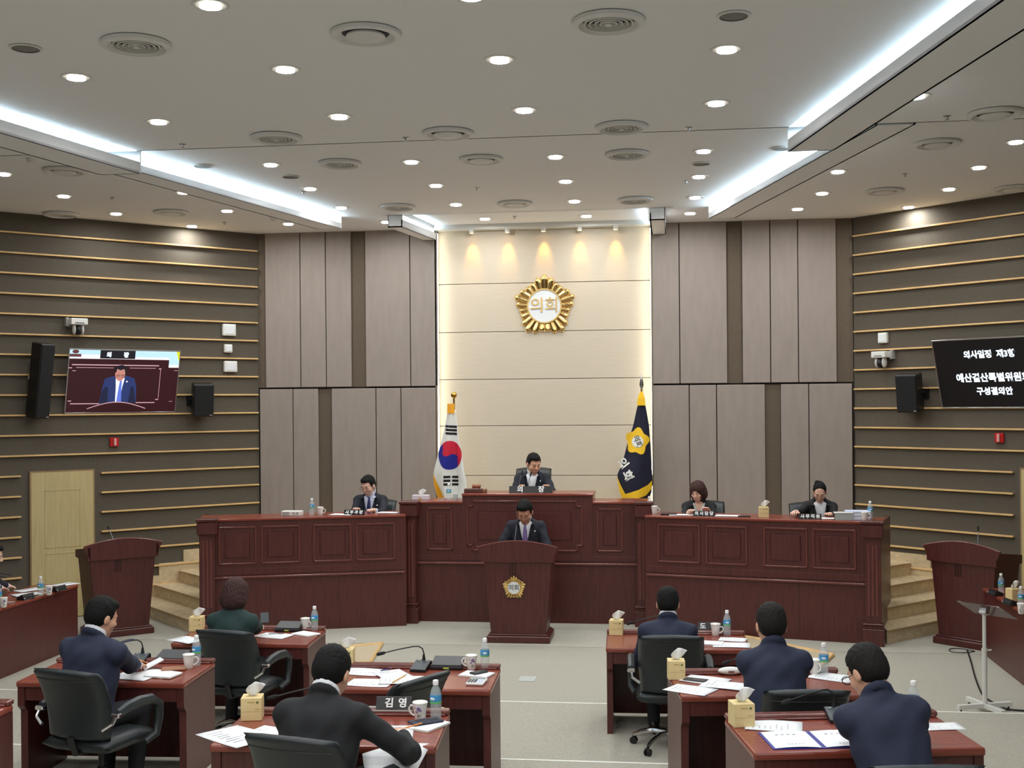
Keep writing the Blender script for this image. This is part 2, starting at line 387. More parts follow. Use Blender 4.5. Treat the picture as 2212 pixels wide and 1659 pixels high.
# the rows that go on behind the photographer
for i, y in enumerate((6.89, 5.45, 4.0, 2.5, 1.0, -.6, -2.2, -3.8)):
    for j, x in enumerate((-5.6, -2.51, -.97, .57, 2.12, 5.6)):
        if y > 6 and x in (-.97, .57): continue
        o = spawn('downlight', build_downlight, 'downlight above the public seats, %s row out of view, %s from left' % (ORD[i], ORD[j]), (x, y, ZN), 0, 'downlights above the public seats')
def build_diffuser_rings():
    t = thing('air_diffuser', '', 'air vent')
    MB().lathe([(.20, .0), (.226, -.006), (.226, -.030), (.19, -.040), (.160, -.006)], 36).build('rim', 'vent_grey', t, smooth=True)
    MB().lathe([(0, -.003), (.17, -.003)], 28).build('throat', 'vent_dark', t)
    for k, r in enumerate((.05, .085, .12, .15)):
        MB().lathe([(r - .007, -.004), (r - .002, -.030), (r + .005, -.028), (r + .001, -.004)], 28).build('ring_vane', 'vent_grey', t, smooth=True)
    MB().lathe([(0, -.036), (.022, -.036), (.028, -.006)], 16).build('hub', 'vent_grey', t)
    return t
def build_diffuser_disc():
    t = thing('air_diffuser', '', 'air vent')
    MB().lathe([(.20, .0), (.226, -.006), (.226, -.028), (.19, -.036), (.152, -.006)], 36).build('rim', 'vent_grey', t, smooth=True)
    MB().lathe([(0, -.003), (.17, -.003)], 28).build('throat', 'vent_dark', t)
    MB().lathe([(0, -.052), (.08, -.048), (.128, -.032), (.125, -.02), (0, -.02)], 28).build('disc', 'vent_grey', t, smooth=True)
    return t
def build_cspeaker():
    t = thing('ceiling_speaker', '', 'ceiling speaker')
    MB().lathe([(.092, 0), (.105, -.004), (.105, -.010), (.088, -.011)], 24).build('rim', 'vent_grey', t, smooth=True)
    MB().lathe([(0, -.009), (.05, -.009), (.09, -.004)], 24).build('grille', mat('speaker_grille', (128, 127, 124), .7), t, smooth=True)
    return t
def build_sprinkler():
    t = thing('sprinkler', '', 'sprinkler')
    MB().lathe([(.032, 0), (.032, -.006), (.012, -.01), (.008, -.03)], 12).build('escutcheon', 'steel', t)
    MB().lathe([(0, -.034), (.018, -.034), (.02, -.03), (0, -.028)], 12).build('deflector', 'steel', t)
    return t
def build_detector():
    t = thing('smoke_detector', '', 'smoke detector')
    MB().lathe([(.055, 0), (.055, -.015), (.045, -.02)], 16).build('base', 'white_plastic', t)
    MB().lathe([(.045, -.02), (.04, -.045), (0, -.05)], 16).build('chamber', 'white_plastic', t)
    return t
for key, bld, grp, items in (
    ('ringd', build_diffuser_rings, 'ring air diffusers', [((295, 92), ZN, 'ringed air diffuser in near ceiling above the left cove light'), ((1315, 43), ZN, 'large ringed air diffuser at the top of the photo, right of centre'), ((597, 295), ZN, 'ringed air diffuser by the ceiling step, left of the disc diffuser'), ((1343, 272), ZN, 'ringed air diffuser by the ceiling step, right of centre'),
        ((735, 351), ZF, 'ringed air diffuser in far ceiling, left of centre just past step'), ((1355, 331), ZF, 'ringed air diffuser in far ceiling, right of centre just past step'), ((860, 445), ZF, 'ringed air diffuser in far ceiling by the left flag corner'), ((1373, 430), ZF, 'ringed air diffuser in far ceiling just before the cream wall, right'),
        ((133, 461), ZF, 'ringed air diffuser in left side ceiling near the slatted wall')]),
    ('discd', build_diffuser_disc, 'disc air diffusers', [((790, 70), ZN, 'large disc air diffuser in near ceiling, upper left of centre'), ((968, 285), ZN, 'disc air diffuser by the ceiling step at the centre'), ((1040, 342), ZF, 'disc air diffuser in far ceiling just past the step, centre'), ((1113, 438), ZF, 'disc air diffuser in far ceiling just before the cream wall'),
        ((140, 367), ZF, 'disc air diffuser in left side ceiling beside the smoke detector'), ((370, 457), ZF, 'disc air diffuser in left side ceiling near the wall panels'), ((2150, 243), ZN, 'disc air diffuser in near right ceiling before the step'), ((2025, 308), ZF, 'disc air diffuser in right side ceiling just past the step'), ((1912, 411), ZF, 'disc air diffuser in right side ceiling, nearer the cream wall'), ((2190, 405), ZF, 'disc air diffuser in right side ceiling at the photo edge')]),
    ('cspk', build_cspeaker, 'ceiling speakers', [((56, 103), ZN, 'small round ceiling speaker at the upper left corner of the photo'), ((1585, 33), ZN, 'small round ceiling speaker above the right downlight column'), ((628, 381), ZF, 'small round ceiling speaker in far ceiling, left of centre'), ((1515, 353), ZF, 'small round ceiling speaker between two right column downlights'), ((438, 358), ZF, 'small round ceiling speaker beside the far left cove'), ((1688, 320), ZF, 'small round ceiling speaker at the end of the near right beam')]),
    ('spr', build_sprinkler, 'ceiling sprinklers', [((x, y), z, 'small sprinkler head in the ceiling ' + s) for (x, y, z, s) in ((395, 311, ZN, 'left by the step'), (877, 297, ZN, 'centre by the step'), (1488, 275, ZN, 'right by the step'), (2046, 250, ZN, 'near right before the step'), (1030, 406, ZF, 'far centre'), (243, 426, ZF, 'left side among the downlights'), (655, 414, ZF, 'beside the far left cove'), (1483, 390, ZF, 'beside the right downlight column'), (1955, 375, ZF, 'right side among the downlights'), (485, 480, ZF, 'left by the wall panels'), (1862, 470, ZF, 'right by the wall panels'), (1112, 467, ZF + .05, 'in the raised bay'))]),
    ('det', build_detector, 'smoke detectors', [((68, 342), ZF, 'white smoke detector in left side ceiling by the photo edge'), ((593, 470), ZF, 'white smoke detector in far ceiling above the left panels')])):
    for (px, z, lab) in items:
        p = atz(*px, z); spawn(key, bld, lab, p, 0, grp)
# five warm spots over the cream wall
def build_spot():
    t = thing('spotlight', '', 'spotlight')
    MB().lathe([(.03, 0), (.034, -.01), (.034, -.05), (.028, -.055)], 14).build('housing', 'white_plastic', t, smooth=True)
    MB().lathe([(0, -.052), (.027, -.052)], 14).build('lens', 'spot_glass', t)
    l = bpy.data.lights.new('lamp', 'SPOT'); l.energy = 15; l.color = (1, .50, .07); l.spot_size = R(46); l.spot_blend = .9; l.shadow_soft_size = .03
    lo = bpy.data.objects.new('lamp', l); COL.objects.link(lo); lo.parent = t; lo.location = (0, 0, -.07); lo.rotation_euler = (R(20), 0, 0)
    return t
for k, x in enumerate((1019, 1096, 1174, 1252, 1330)):
    p = aty(x, 494, YC - .12); spawn('spot', build_spot, 'small warm spotlight over the cream wall, %s from left' % ORD[k], (p.x, YC - .12, ZCO), 0, 'warm spotlights over the cream wall')
# ================================================================== STAGE
struct('floor_stage', MB().box(-WX, WX, 15.45, W + .1, 0, .66), 'oak_floor')
struct('floor_chair_platform', MB().box(-1.75, 1.75, 15.72, W + .1, .66, .84), 'oak_floor')
# oak steps beside the bench, rising along the slanted walls
NOS = [7.16, 7.52, 7.88, 8.24]
for side, nm in ((-1, 'left'), (1, 'right')):
    st = thing('stage_steps', 'light oak steps climbing to the stage at the %s end of the bench' % nm, 'steps')
    for k in range(4):
        z0, z1 = .165 * k, .165 * (k + 1)
        n0, n1 = NOS[k], 9.3
        # footprint: between the bench end and the wall (mirror coordinates, a = side*x)
        def PT(a, n): return (side * a, n * math.sqrt(2) + a)
        xw = (W + WX - n0 * math.sqrt(2)) / 2 - .01; xw1 = (W + WX - n1 * math.sqrt(2)) / 2 - .01
        xin = 4.20 if n0 * math.sqrt(2) + 4.2 < 15.5 else 4.20
        pts = [PT(xin, n0), PT(xw, n0), (side * WX, W - .03), (side * xin, W - .03)]
        m = MB(); m.prism(pts, z0, z1 - .025, 'z'); m.build('riser', 'oak_floor', st)
        pts2 = [PT(xin, n0 - .015), PT(xw, n0 - .015), (side * WX, W - .03), (side * xin, W - .03)]
        m = MB(); m.prism(pts2, z1 - .025, z1, 'z'); tr = m.build('tread', 'oak_floor', st)
        m = MB(); m.tube([(side * (xin + .01), PT(xin, n0 - .017)[1], z1 - .012), (side * (xw - .01), PT(xw, n0 - .017)[1], z1 - .012)], .007, 6); m.build('nosing_strip', 'oak_dark', tr)
    # stepped skirting on the wall
    sk = MB()
    for k in range(4):
        n0 = NOS[k] - .3; n1 = NOS[k + 1] - .3 if k < 3 else 9.1
        s0 = (W + WX - n0 * 0) ; 
        Mx = ML if side < 0 else MR
        # along-wall distance from the corner
        d = lambda n: (W - WX) / math.sqrt(2) * 1.0 - n
        a0, a1 = d(n0), d(n1)
        sk.box(max(a1, .02), a0, 0 if side < 0 else -.03, .03 if side < 0 else 0, 0, .165 * (k + 1) + .12, M=Mx)
    sk.build('skirting', 'oak_floor', st)
# ------------------------------------------------------------------ bench
def rail(mb, x0, x1, y, z, h=.03, d=.03): mb.box(x0, x1, y - d, y, z - h / 2, z + h / 2, .008)
def raised_panel(parent, x0, x1, z0, z1, y, name='raised_panel', notch=0):
    m = MB(); t = .022; d = .016
    if notch:
        n = notch
        pts = [(x0, z0 + n), (x0 + n, z0 + n), (x0 + n, z0), (x1 - n, z0), (x1 - n, z0 + n), (x1, z0 + n), (x1, z1 - n), (x1 - n, z1 - n), (x1 - n, z1), (x0 + n, z1), (x0 + n, z1 - n), (x0, z1 - n)]
    else: pts = [(x0, z0), (x1, z0), (x1, z1), (x0, z1)]
    for (a, b), (c, e) in zip(pts, pts[1:] + pts[:1]):
        if abs(a - c) < 1e-6: m.box(a - t / 2, a + t / 2, y - d, y, min(b, e) - t / 2, max(b, e) + t / 2, .005)
        else: m.box(min(a, c) - t / 2, max(a, c) + t / 2, y - d, y, b - t / 2, b + t / 2, .005)
    pm = m.build('panel_moulding', 'mahogany_trim', parent)
    m = MB(); i = .07 + notch
    m.box(x0 + i, x1 - i, y - .009, y, z0 + i, z1 - i, .008); m.build(name, 'mahogany', pm)
def pilaster(parent, x, y, ztop, wd=.17, dp=.15):
    m = MB()
    m.box(x - wd / 2, x + wd / 2, y - dp, y + .02, .26, ztop - .2, .004)
    p = m.build('pilaster', 'mahogany', parent)
    m = MB()
    for k in (-1, 0, 1): m.box(x + k * .045 - .012, x + k * .045 + .012, y - dp - .006, y - dp + .004, .34, ztop - .27, .004)
    m.build('fluting', 'mahogany_trim', p)
    m = MB()
    m.box(x - wd / 2 - .03, x + wd / 2 + .03, y - dp - .03, y + .02, 0, .20, .006)
    m.box(x - wd / 2 - .015, x + wd / 2 + .015, y - dp - .015, y + .02, .20, .235, .008)
    m.box(x - wd / 2 - .025, x + wd / 2 + .025, y - dp - .025, y + .02, .235, .262, .008); m.build('plinth', 'mahogany', p)
    m = MB()
    m.box(x - wd / 2 - .012, x + wd / 2 + .012, y - dp - .012, y + .02, ztop - .215, ztop - .19, .006)
    m.box(x - wd / 2 - .03, x + wd / 2 + .03, y - dp - .03, y + .02, ztop - .19, ztop - .035, .01)
    m.box(x - wd / 2 - .04, x + wd / 2 + .04, y - dp - .04, y + .02, ztop - .032, ztop + .005, .008); m.build('capital', 'mahogany', p)
ZW, ZC, ZCH, YCB = 1.418, 1.56, 1.662, 15.33
# centre part
cb = thing('stage_bench', 'tall centre part of the dark mahogany bench where the chairman sits', 'bench', (0, 0, 0))
X0, X1, XA, XB = -1.62, 1.46, -.92, .755
m = MB(); m.box(X0, X1, YCB, YCB + .05, 0, ZC - .02); m.box(XA, XB, YCB - .012, YCB + .05, .80, ZCH - .02); m.build('front_board', 'mahogany', cb)
for xa_, xb_ in ((X0, XA), (XB, X1)): MB().box(xa_, xb_, YCB - .02, YCB + .55, ZC - .03, ZC, .006).build('side_top', 'mahogany_top', cb)
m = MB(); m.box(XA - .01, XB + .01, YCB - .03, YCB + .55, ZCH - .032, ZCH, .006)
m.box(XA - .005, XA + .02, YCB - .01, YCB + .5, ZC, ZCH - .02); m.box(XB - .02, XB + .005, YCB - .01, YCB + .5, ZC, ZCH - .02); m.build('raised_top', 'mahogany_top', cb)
m = MB(); rail(m, X0 + .1, X1 - .1, YCB, .762, .03, .03); m.build('dado_rail', 'mahogany_trim', cb)
m = MB(); m.box(X0 + .1, X1 - .1, YCB - .006, YCB, .80, .86, .002); m.build('band', 'mahogany', cb)
def cpx(x0, x1, y0, y1, Y): a, b = aty(x0, y1, Y), aty(x1, y0, Y); return (a.x, b.x, a.z, b.z)
raised_panel(cb, *cpx(925, 976, 1098, 1186, YCB), YCB)
raised_panel(cb, *cpx(1292, 1344, 1100, 1190, YCB), YCB)
raised_panel(cb, *cpx(1011, 1257, 1083, 1188, YCB - .012), YCB - .012, notch=.065)
for a in np.linspace(X0, X1, 5)[1:-1]: MB().box(a - .002, a + .002, YCB - .002, YCB, .02, .74).build('board_joint', 'joint_dark', cb)
pilaster(cb, -1.60, YCB - .01, 1.565); pilaster(cb, 1.40, YCB - .01, 1.565)
m = MB(); m.box(X0, X1, YCB + .05, YCB + .07, .9, ZC - .05); m.build('inner_board', 'mahogany', cb)
# wings (local x along the wing)
def wing(label, pa, pb, flip):
    va = Vector((pb[0] - pa[0], pb[1] - pa[1])); L = va.length; ang = math.atan2(va.y, va.x)
    t = thing('stage_bench', label, 'bench', (pa[0], pa[1], 0), ang, None)
    m = MB(); m.box(0, L, 0, .05, 0, ZW - .02); m.build('front_board', 'mahogany', t)
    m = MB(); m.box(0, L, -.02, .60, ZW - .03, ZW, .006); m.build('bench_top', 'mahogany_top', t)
    m = MB(); rail(m, .02, L - .02, 0, .69, .03, .03); m.build('dado_rail', 'mahogany_trim', t)
    m = MB(); m.box(.02, L - .02, -.006, 0, .72, .80, .002); m.build('band', 'mahogany', t)
    nrm = Vector((-va.y, va.x, 0))
    def sl(x):   # pixel column -> distance along the wing
        d = ray(x, 1190); tt = (Vector((pa[0], pa[1], 0)) - CAMP).dot(nrm) / d.dot(nrm); q = CAMP + d * tt; return (Vector((q.x, q.y)) - Vector(pa)).length
    for a, b in ([(1423, 1511), (1527, 1613), (1652, 1743), (1758, 1848)] if flip else [(474, 553), (566, 647), (679, 758), (772, 852)]): raised_panel(t, sl(a), sl(b), .86, 1.31, 0)
    for a in np.linspace(0, L, 4)[1:-1]: MB().box(a - .002, a + .002, -.002, 0, .02, .67).build('board_joint', 'joint_dark', t)
    pilaster(t, .10 if not flip else L - .09, -.002, ZW + .012, .18, .10)
    m = MB(); m.box((0 if not flip else L - .05), (.05 if not flip else L), .05, 1.2, 0, ZW - .03); m.build('end_board', 'mahogany', t)
    return t
LWA, LWB = (-4.02, 14.20), (-1.60, 15.0)
RWA, RWB = (1.42, 14.98), (4.14, 14.27)
wing('left wing of the mahogany stage bench with four raised panels', LWA, LWB, 0)
wing('right wing of the mahogany stage bench with four raised panels', RWA, RWB, 1)
def wing_y(x, off=.25):
    A, B = (LWA, LWB) if x < 0 else (RWA, RWB)
    return A[1] + (B[1] - A[1]) * (x - A[0]) / (B[0] - A[0]) + off
# ------------------------------------------------------------------ emblem and lectern
def emblem(parent, rad, y, z, txt='gold', x=0, M=None):
    T = M if M is not None else Matrix.Identity(4)
    n = 25
    for k in range(n):
        a = 2 * math.pi * k / n + math.pi / 2; q = k % 5
        ro = rad * (1.0, .92, .82, .82, .92)[q]; ri = rad * .5; hw = rad * (.118, .104, .086, .086, .104)[q]
        prof = [(0, 0)]
        m = MB()
        def fn(u, v, ro=ro, ri=ri, hw=hw):
            r = ri + (ro - ri) * v
            wv = hw * (.55 + .45 * min(1, v / .6)) * math.sqrt(max(0, 1 - max(0, (v - .62) / .38) ** 2.2))
            th = math.pi * u
            rip = 1 + .35 * math.sin(3 * math.pi * u) ** 2
            return Vector((r, -math.cos(th) * wv, math.sin(th) * rad * .085 * rip * (.45 + .55 * v) * math.sqrt(max(0.02, 1 - max(0, (v - .7) / .3) ** 2))))
        m.grid(fn, 9, 9)
        bmesh.ops.transform(m.bm, matrix=T @ Matrix.Translation((x, y, z)) @ Matrix.Rotation(R(90), 4, 'X') @ Matrix.Rotation(a, 4, 'Z'), verts=m.bm.verts)
        m.build('petal', 'gold', parent, smooth=True, angle=None)
    B = T @ Matrix.Translation((x, y, z)) @ Matrix.Rotation(R(90), 4, 'X')
    MB().lathe([(0, 0), (rad * .8, 0), (rad * .8, rad * .012), (0, rad * .012)], 40, B).build('back_plate', 'gold', parent)
    MB().lathe([(rad * .5, 0), (rad * .5, rad * .10), (rad * .545, rad * .10), (rad * .56, rad * .03)], 40, B).build('ring', 'gold', parent, smooth=True)
    MB().lathe([(0, rad * .085), (rad * .51, rad * .085), (rad * .51, 0)], 40, B).build('disc', 'emblem_white', parent)
    lettering('의회', rad * .50, txt, parent, B @ Matrix.Translation((0, 0, rad * .095)), extrude=rad * .012, bold=rad * .003)
mat('emblem_ink', (96, 92, 72), .5)
pe = aty(1177, 660, YC)
e = thing('council_emblem', 'large gilt flower emblem with white disc on the cream wall', 'emblem', (pe.x, YC, pe.z))
emblem(e, .465, -.005, -.01)
def build_lectern():
    t = thing('lectern', '', 'lectern')
    H = 1.20
    # tapering body, front towards -y
    def ring(wb, db, z, y): return [(-wb, y - db, z), (wb, y - db, z), (wb, y + db, z), (-wb, y + db, z)]
    m = MB(); A = [m.bm.verts.new(p) for p in ring(.325, .235, .09, 0)]; B = [m.bm.verts.new(p) for p in ring(.40, .26, H - .24, 0)]
    for i in range(4): m.bm.faces.new((A[i], A[(i + 1) % 4], B[(i + 1) % 4], B[i]))
    m.bm.faces.new(A[::-1]); m.bm.faces.new(B); bmesh.ops.bevel(m.bm, geom=list(m.bm.edges), offset=.006, segments=1, affect='EDGES')
    m.build('body', 'mahogany', t)
    m = MB(); m.box(-.375, .375, -.285, .285, 0, .085, .012); m.box(-.35, .35, -.26, .26, .085, .105, .008); m.build('plinth', 'mahogany', t)
    # arched hood
    n = 14; top = [(-.475 + .95 * k / n, H - .085 + .085 * math.cos((k / n - .5) * math.pi * .92)) for k in range(n + 1)]
    m = MB(); m.prism(top + [(.40, H - .24), (-.40, H - .24)], -.30, -.265, 'y'); m.build('hood_front', 'mahogany', t)
    m = MB(); m.tube([(x, -.29, z + .004) for x, z in top], .011, 6); m.build('hood_edge', 'mahogany_trim', t, smooth=True)
    m = MB()
    for s in (-1, 1):
        m2 = [(-.30, H - .24), (.26, H - .24), (.26, H - .15), (-.30, H - .085)]
        m.prism(m2, s * .40, s * .43, 'x'); 
    m.build('hood_side', 'mahogany', t)
    m = MB(); m.box(-.42, .42, -.27, .27, H - .25, H - .22); m.build('reading_board', 'mahogany_top', t)
    m = MB()
    for k in (-1, 0, 1): m.box(-.06 + k * .032 - .009, -.06 + k * .032 + .009, -.263, -.245, H - .40, H - .26, .003)
    m.build('carved_bars', mat('carving', (58, 22, 20), .5), t)
    return t
def lectern(label, loc, rz):
    t = spawn('lectern', build_lectern, label, loc, rz); return t
pod = lectern('mahogany lectern with gilt emblem standing before the centre bench', (-.05, 14.28, 0), 0)
lectern('mahogany lectern at the end of the left side desk', (-5.10, 14.22, 0), R(42))
lectern('mahogany lectern at the end of the right side desk', (5.20, 14.40, 0), R(-44))
e2 = thing('lectern_emblem', 'small gilt flower emblem on the front of the centre lectern', 'emblem', (0, 0, 0))
pe = aty(1111, 1269, 14.02); e2.location = (pe.x, 14.012, pe.z); e2.rotation_euler = (R(3.2), 0, 0)
emblem(e2, .145, -.004, 0, 'emblem_ink')
# microphone stems of the lecterns
mat('stem_grey', (120, 128, 138), .35, metal=.6)
def gooseneck(parent, pts, head_r=.011, stem='black_plastic'):
    MB().tube(pts, .0045, 6).build('gooseneck', stem, parent, smooth=True)
    a, b = Vector(pts[-2]), Vector(pts[-1]); d = (b - a).normalized()
    MB().tube([b - d * .01, b, b + d * .012, b + d * .045, b + d * .055], [.006, head_r * .9, head_r, head_r, head_r * .5], 10).build('capsule', 'black_cloth', parent, smooth=True)
def lect_mic(label, base, tip):
    t = thing('lectern_microphone', label, 'microphone', base)
    d = Vector(tip) - Vector(base)
    gooseneck(t, [(0, 0, 0), d * .35 + Vector((0, 0, .01)), d * .7 + Vector((0, 0, .012)), d], .011, 'stem_grey')
    MB().lathe([(.02, 0), (.018, .012), (.007, .02)], 12).build('socket', 'black_plastic', t)
    return t
lect_mic('thin gooseneck microphone on the centre lectern before the speaker', (aty(1107, 1172, 14.12).x, 14.12, .98), aty(1117, 1133, 14.3))
lect_mic('thin gooseneck microphone on the left side lectern', (-5.12, 14.30, .98), aty(236, 1143, 14.5))
lect_mic('thin gooseneck microphone on the right side lectern', (5.25, 14.47, .98), aty(2113, 1146, 14.6))
# ------------------------------------------------------------------ long side desks
def side_desk(label, x, side, y0, y1):
    t = thing('side_desk', label, 'desk', (x, 0, 0))
    m = MB(); m.box(min(0, .04 * side), max(0, .04 * side), y0, y1, 0, .70); m.build('front_board', 'mahogany', t)
    m = MB(); m.box(min(-.015 * side, .50 * side), max(-.015 * side, .50 * side), y0, y1, .70, .735, .008); m.build('desk_top', 'mahogany_top', t)
    m = MB(); m.box(min(.04 * side, .48 * side), max(.04 * side, .48 * side), y1 - .04, y1, 0, .70); m.build('end_board', 'mahogany', t)
    return t
side_desk('long mahogany side desk along the left edge with papers and a bottle', -5.17, -1, 8.4, 13.35)
side_desk('long mahogany side desk along the right edge behind the reading stand', 5.16, 1, 9.5, 13.85)
# ------------------------------------------------------------------ flags
mat('flag_white', (228, 228, 222), .8); mat('flag_navy', (16, 18, 44), .8); mat('flag_black', (16, 16, 18), .8)
mat('flag_red', (206, 30, 58), .8); mat('flag_blue', (24, 34, 140), .8); mat('fringe_gold', (238, 166, 30), .7, noise=.15, scale=90)
mat('fringe_yellow', (244, 196, 36), .7, noise=.12, scale=90); mat('brass', (190, 150, 70), .25, metal=1)
def flag(label, Y, prof, cloth, fold, pole_x, ztop, finial):
    """prof: list of (z, xl, xr) outline; cloth hangs as a folded sheet y = Y + g(x, z)"""
    t = thing('standing_flag', label, 'flag', (pole_x, Y + .12, .841))
    O = Vector((pole_x, Y + .12, .841))
    zs_ = [p[0] for p in prof][::-1]
    def edges(z):
        xl = np.interp(z, zs_, [p[1] for p in prof][::-1]); xr = np.interp(z, zs_, [p[2] for p in prof][::-1]); return xl, xr
    zt, zb = prof[0][0], prof[-1][0]
    def g(x, z):
        xl, xr = edges(z); u = (x - xl) / max(.02, xr - xl); v = (zt - z) / (zt - zb)
        return Y + .05 * math.sin(u * fold * math.pi * 2 + 2.2 * v) * min(1, v * 1.6 + .1) - .05 * math.sin(math.pi * u)
    m = MB()
    def fn(u, v):
        z = zt + (zb - zt) * v; xl, xr = edges(z); x = xl + (xr - xl) * u
        return Vector((x, g(x, z), z)) - O
    m.grid(fn, 26, 40); c = m.build('cloth', cloth, t, smooth=True, angle=None)
    md = c.modifiers.new('thickness', 'SOLIDIFY'); md.thickness = .004; md.offset = 1
    m = MB(); m.tube([(0, 0, 0), (0, 0, ztop - .841)], .014, 10); m.build('pole', 'brass', t, smooth=True)
    m = MB(); m.lathe([(.17, 0), (.17, .02), (.06, .04), (.03, .10)], 20); m.build('pole_base', 'brass', t, smooth=True)
    m = MB()
    if finial == 'ball': m.ell((0, 0, ztop - .841 + .03), (.045, .045, .045), 16, 10)
    else: m.lathe([(.012, 0), (.03, .06), (.0, .22)], 8, Matrix.Translation((0, 0, ztop - .841)) @ Matrix.Diagonal((1, .4, 1, 1)))
    m.build('finial', 'brass' if finial == 'ball' else 'chrome', t, smooth=True)
    def patch(name, material, poly2, parent=c, off=.008):
        """flat print on the cloth: a filled outline cut in small pieces and laid on the folds"""
        m = MB(); vs = [m.bm.verts.new((x, 0, z)) for x, z in poly2]; m.bm.faces.new(vs)
        bmesh.ops.triangulate(m.bm, faces=m.bm.faces[:])
        for _ in range(3): bmesh.ops.subdivide_edges(m.bm, edges=[e for e in m.bm.edges if e.calc_length() > .03], cuts=1); bmesh.ops.triangulate(m.bm, faces=m.bm.faces[:])
        for v in m.bm.verts: v.co = Vector((v.co.x, g(v.co.x, v.co.z) - off, v.co.z)) - O
        return m.build(name, material, parent, smooth=True, angle=None)
    return t, c, g, patch, O
def W2(x, y, Y): p = aty(x, y, Y); return (p.x, p.z)
YF1 = 16.75
def P1(x, y): return W2(x, y, YF1)
out1 = [(886, 967, 985), (905, 965, 987), (940, 957, 991), (980, 946, 998), (1020, 936, 1005), (1045, 937, 1010), (1080, 947, 1010), (1140, 960, 1008)]
prof1 = [(P1(a, y)[1], P1(a, y)[0], P1(b, y)[0]) for y, a, b in out1]
px = P1(978, 900)[0]
t, c, g, patch, O1 = flag('white national flag with red and blue circle, hanging beside the chairman', YF1, prof1, 'flag_white', 1.6, px, P1(978, 858)[1], 'ball')
cx, cz = P1(973, 983); rx, rz = abs(P1(999, 983)[0] - cx), abs(P1(973, 952)[1] - cz)
def disc_pts(a0, a1, n=24): return [(cx + rx * math.cos(a0 + (a1 - a0) * k / n), cz + rz * math.sin(a0 + (a1 - a0) * k / n)) for k in range(n + 1)]
tilt = R(122)
def yy(red):
    big = [(math.cos(a), math.sin(a)) for a in np.linspace(0, math.pi, 25)]
    s1 = [(-.5 + .5 * math.cos(a), .5 * math.sin(a)) for a in np.linspace(math.pi, 0, 14)]       # up bump on the left half
    s2 = [(.5 + .5 * math.cos(a), -.5 * math.sin(a)) for a in np.linspace(math.pi, 0, 14)]       # dip on the right half
    if red: pts = big + [(x, -z) for x, z in s1[1:]] + [(x, -z) for x, z in s2[1:-1]]
    else:
        low = [(math.cos(a), math.sin(a)) for a in np.linspace(math.pi, 2 * math.pi, 25)]
        pts = low + [(x, -z) for x, z in s2[::-1][1:]] + [(x, -z) for x, z in s1[::-1][1:-1]]
    ca, sa = math.cos(-R(58)), math.sin(-R(58))
    return [(cx + rx * (x * ca - z * sa), cz + rz * (x * sa + z * ca)) for x, z in pts]
patch('taegeuk_red', 'flag_red', yy(True), off=.009); patch('taegeuk_blue', 'flag_blue', yy(False), off=.009)
def bar(x0, x1, y0, y1, sl=0, mt='flag_black', pt=None): 
    pt = pt or patch; f = P1
    pt('trigram_bar', mt, [f(x0, y1), f(x1, y1 + sl), f(x1, y0 + sl), f(x0, y0)])
for k in range(3): bar(963, 988, 918 + 7.6 * k, 923 + 7.6 * k, 1.5)
for k in range(3):
    bar(961, 974.5, 1027 + 8 * k, 1032 + 8 * k, .3); bar(977.5, 991, 1027.5 + 8 * k, 1032.5 + 8 * k, .3)
patch('gold_fringe', 'fringe_gold', [P1(935, 1024), P1(945, 1046), P1(956, 1062), P1(964, 1079), P1(966, 1100), P1(950, 1100), P1(944, 1072), P1(937, 1048)], off=.012)
m = MB(); 
for k in range(7):
    xx, zz = P1(969 + 2.2 * k, 872); x2, z2 = P1(969.5 + 2.2 * k, 893)
    m.tube([Vector((xx, YF1 - .05, zz)) - O1, Vector((x2, YF1 - .06, z2)) - O1], [.007, .009], 6)
m.build('tassel', 'fringe_gold', t)
YF2 = 16.75
out2 = [(868, 1381, 1391), (880, 1377, 1395), (920, 1368, 1402), (960, 1355, 1405), (1000, 1345, 1407), (1025, 1334, 1409), (1045, 1336, 1410), (1062, 1342, 1407), (1078, 1349, 1402)]
prof2 = [(P1(a, y)[1], P1(a, y)[0], P1(b, y)[0]) for y, a, b in out2]
px = P1(1386, 860)[0]
t2, c2, g2, patch2, O2 = flag('navy council flag with yellow flower emblem and gold fringe', YF2, prof2, 'flag_navy', .8, px, P1(1386, 840)[1], 'spear')
def ringpts(c, r, n=40, lobes=True):
    return [(c[0] + r * (.9 + .12 * math.cos(5 * (a - math.pi / 2 + .15))) * math.cos(a), c[1] + r * (.92 + .12 * math.cos(5 * (a - math.pi / 2 + .15))) * math.sin(a) * 1.12) if lobes else (c[0] + r * math.cos(a), c[1] + r * math.sin(a)) for a in np.linspace(0, 2 * math.pi, n, endpoint=False)]
cc = P1(1377, 953); rr = abs(P1(1404, 953)[0] - cc[0])
patch2('flower_print', 'fringe_yellow', ringpts(cc, rr * .98), off=.010)
patch2('flower_centre', 'emblem_white', ringpts((cc[0] + .005, cc[1] - .005), rr * .46, 28, False), off=.016)
def flag_text(body, size, pos, rot, material, parent, off, bold):
    me = text_mesh(body, size, .0008, bold); me.materials.clear(); me.materials.append(MATS[material])
    me.transform(Matrix.Rotation(rot, 4, 'Z'))
    for v in me.vertices:
        x, z = pos[0] + v.co.x, pos[1] + v.co.y; v.co = Vector((x, g2(x, z) - off - v.co.z, z)) - O2
    return link('flag_lettering', me, parent)
flag_text('의', .095, P1(1375, 947), R(-72), 'emblem_ink', c2, .02, .002)
flag_text('회', .095, P1(1380, 959), R(-72), 'emblem_ink', c2, .02, .002)
flag_text('의', .155, P1(1345, 1002), R(-52), 'flag_white', c2, .012, .006)
flag_text('회', .155, P1(1356, 1028), R(-62), 'flag_white', c2, .012, .006)
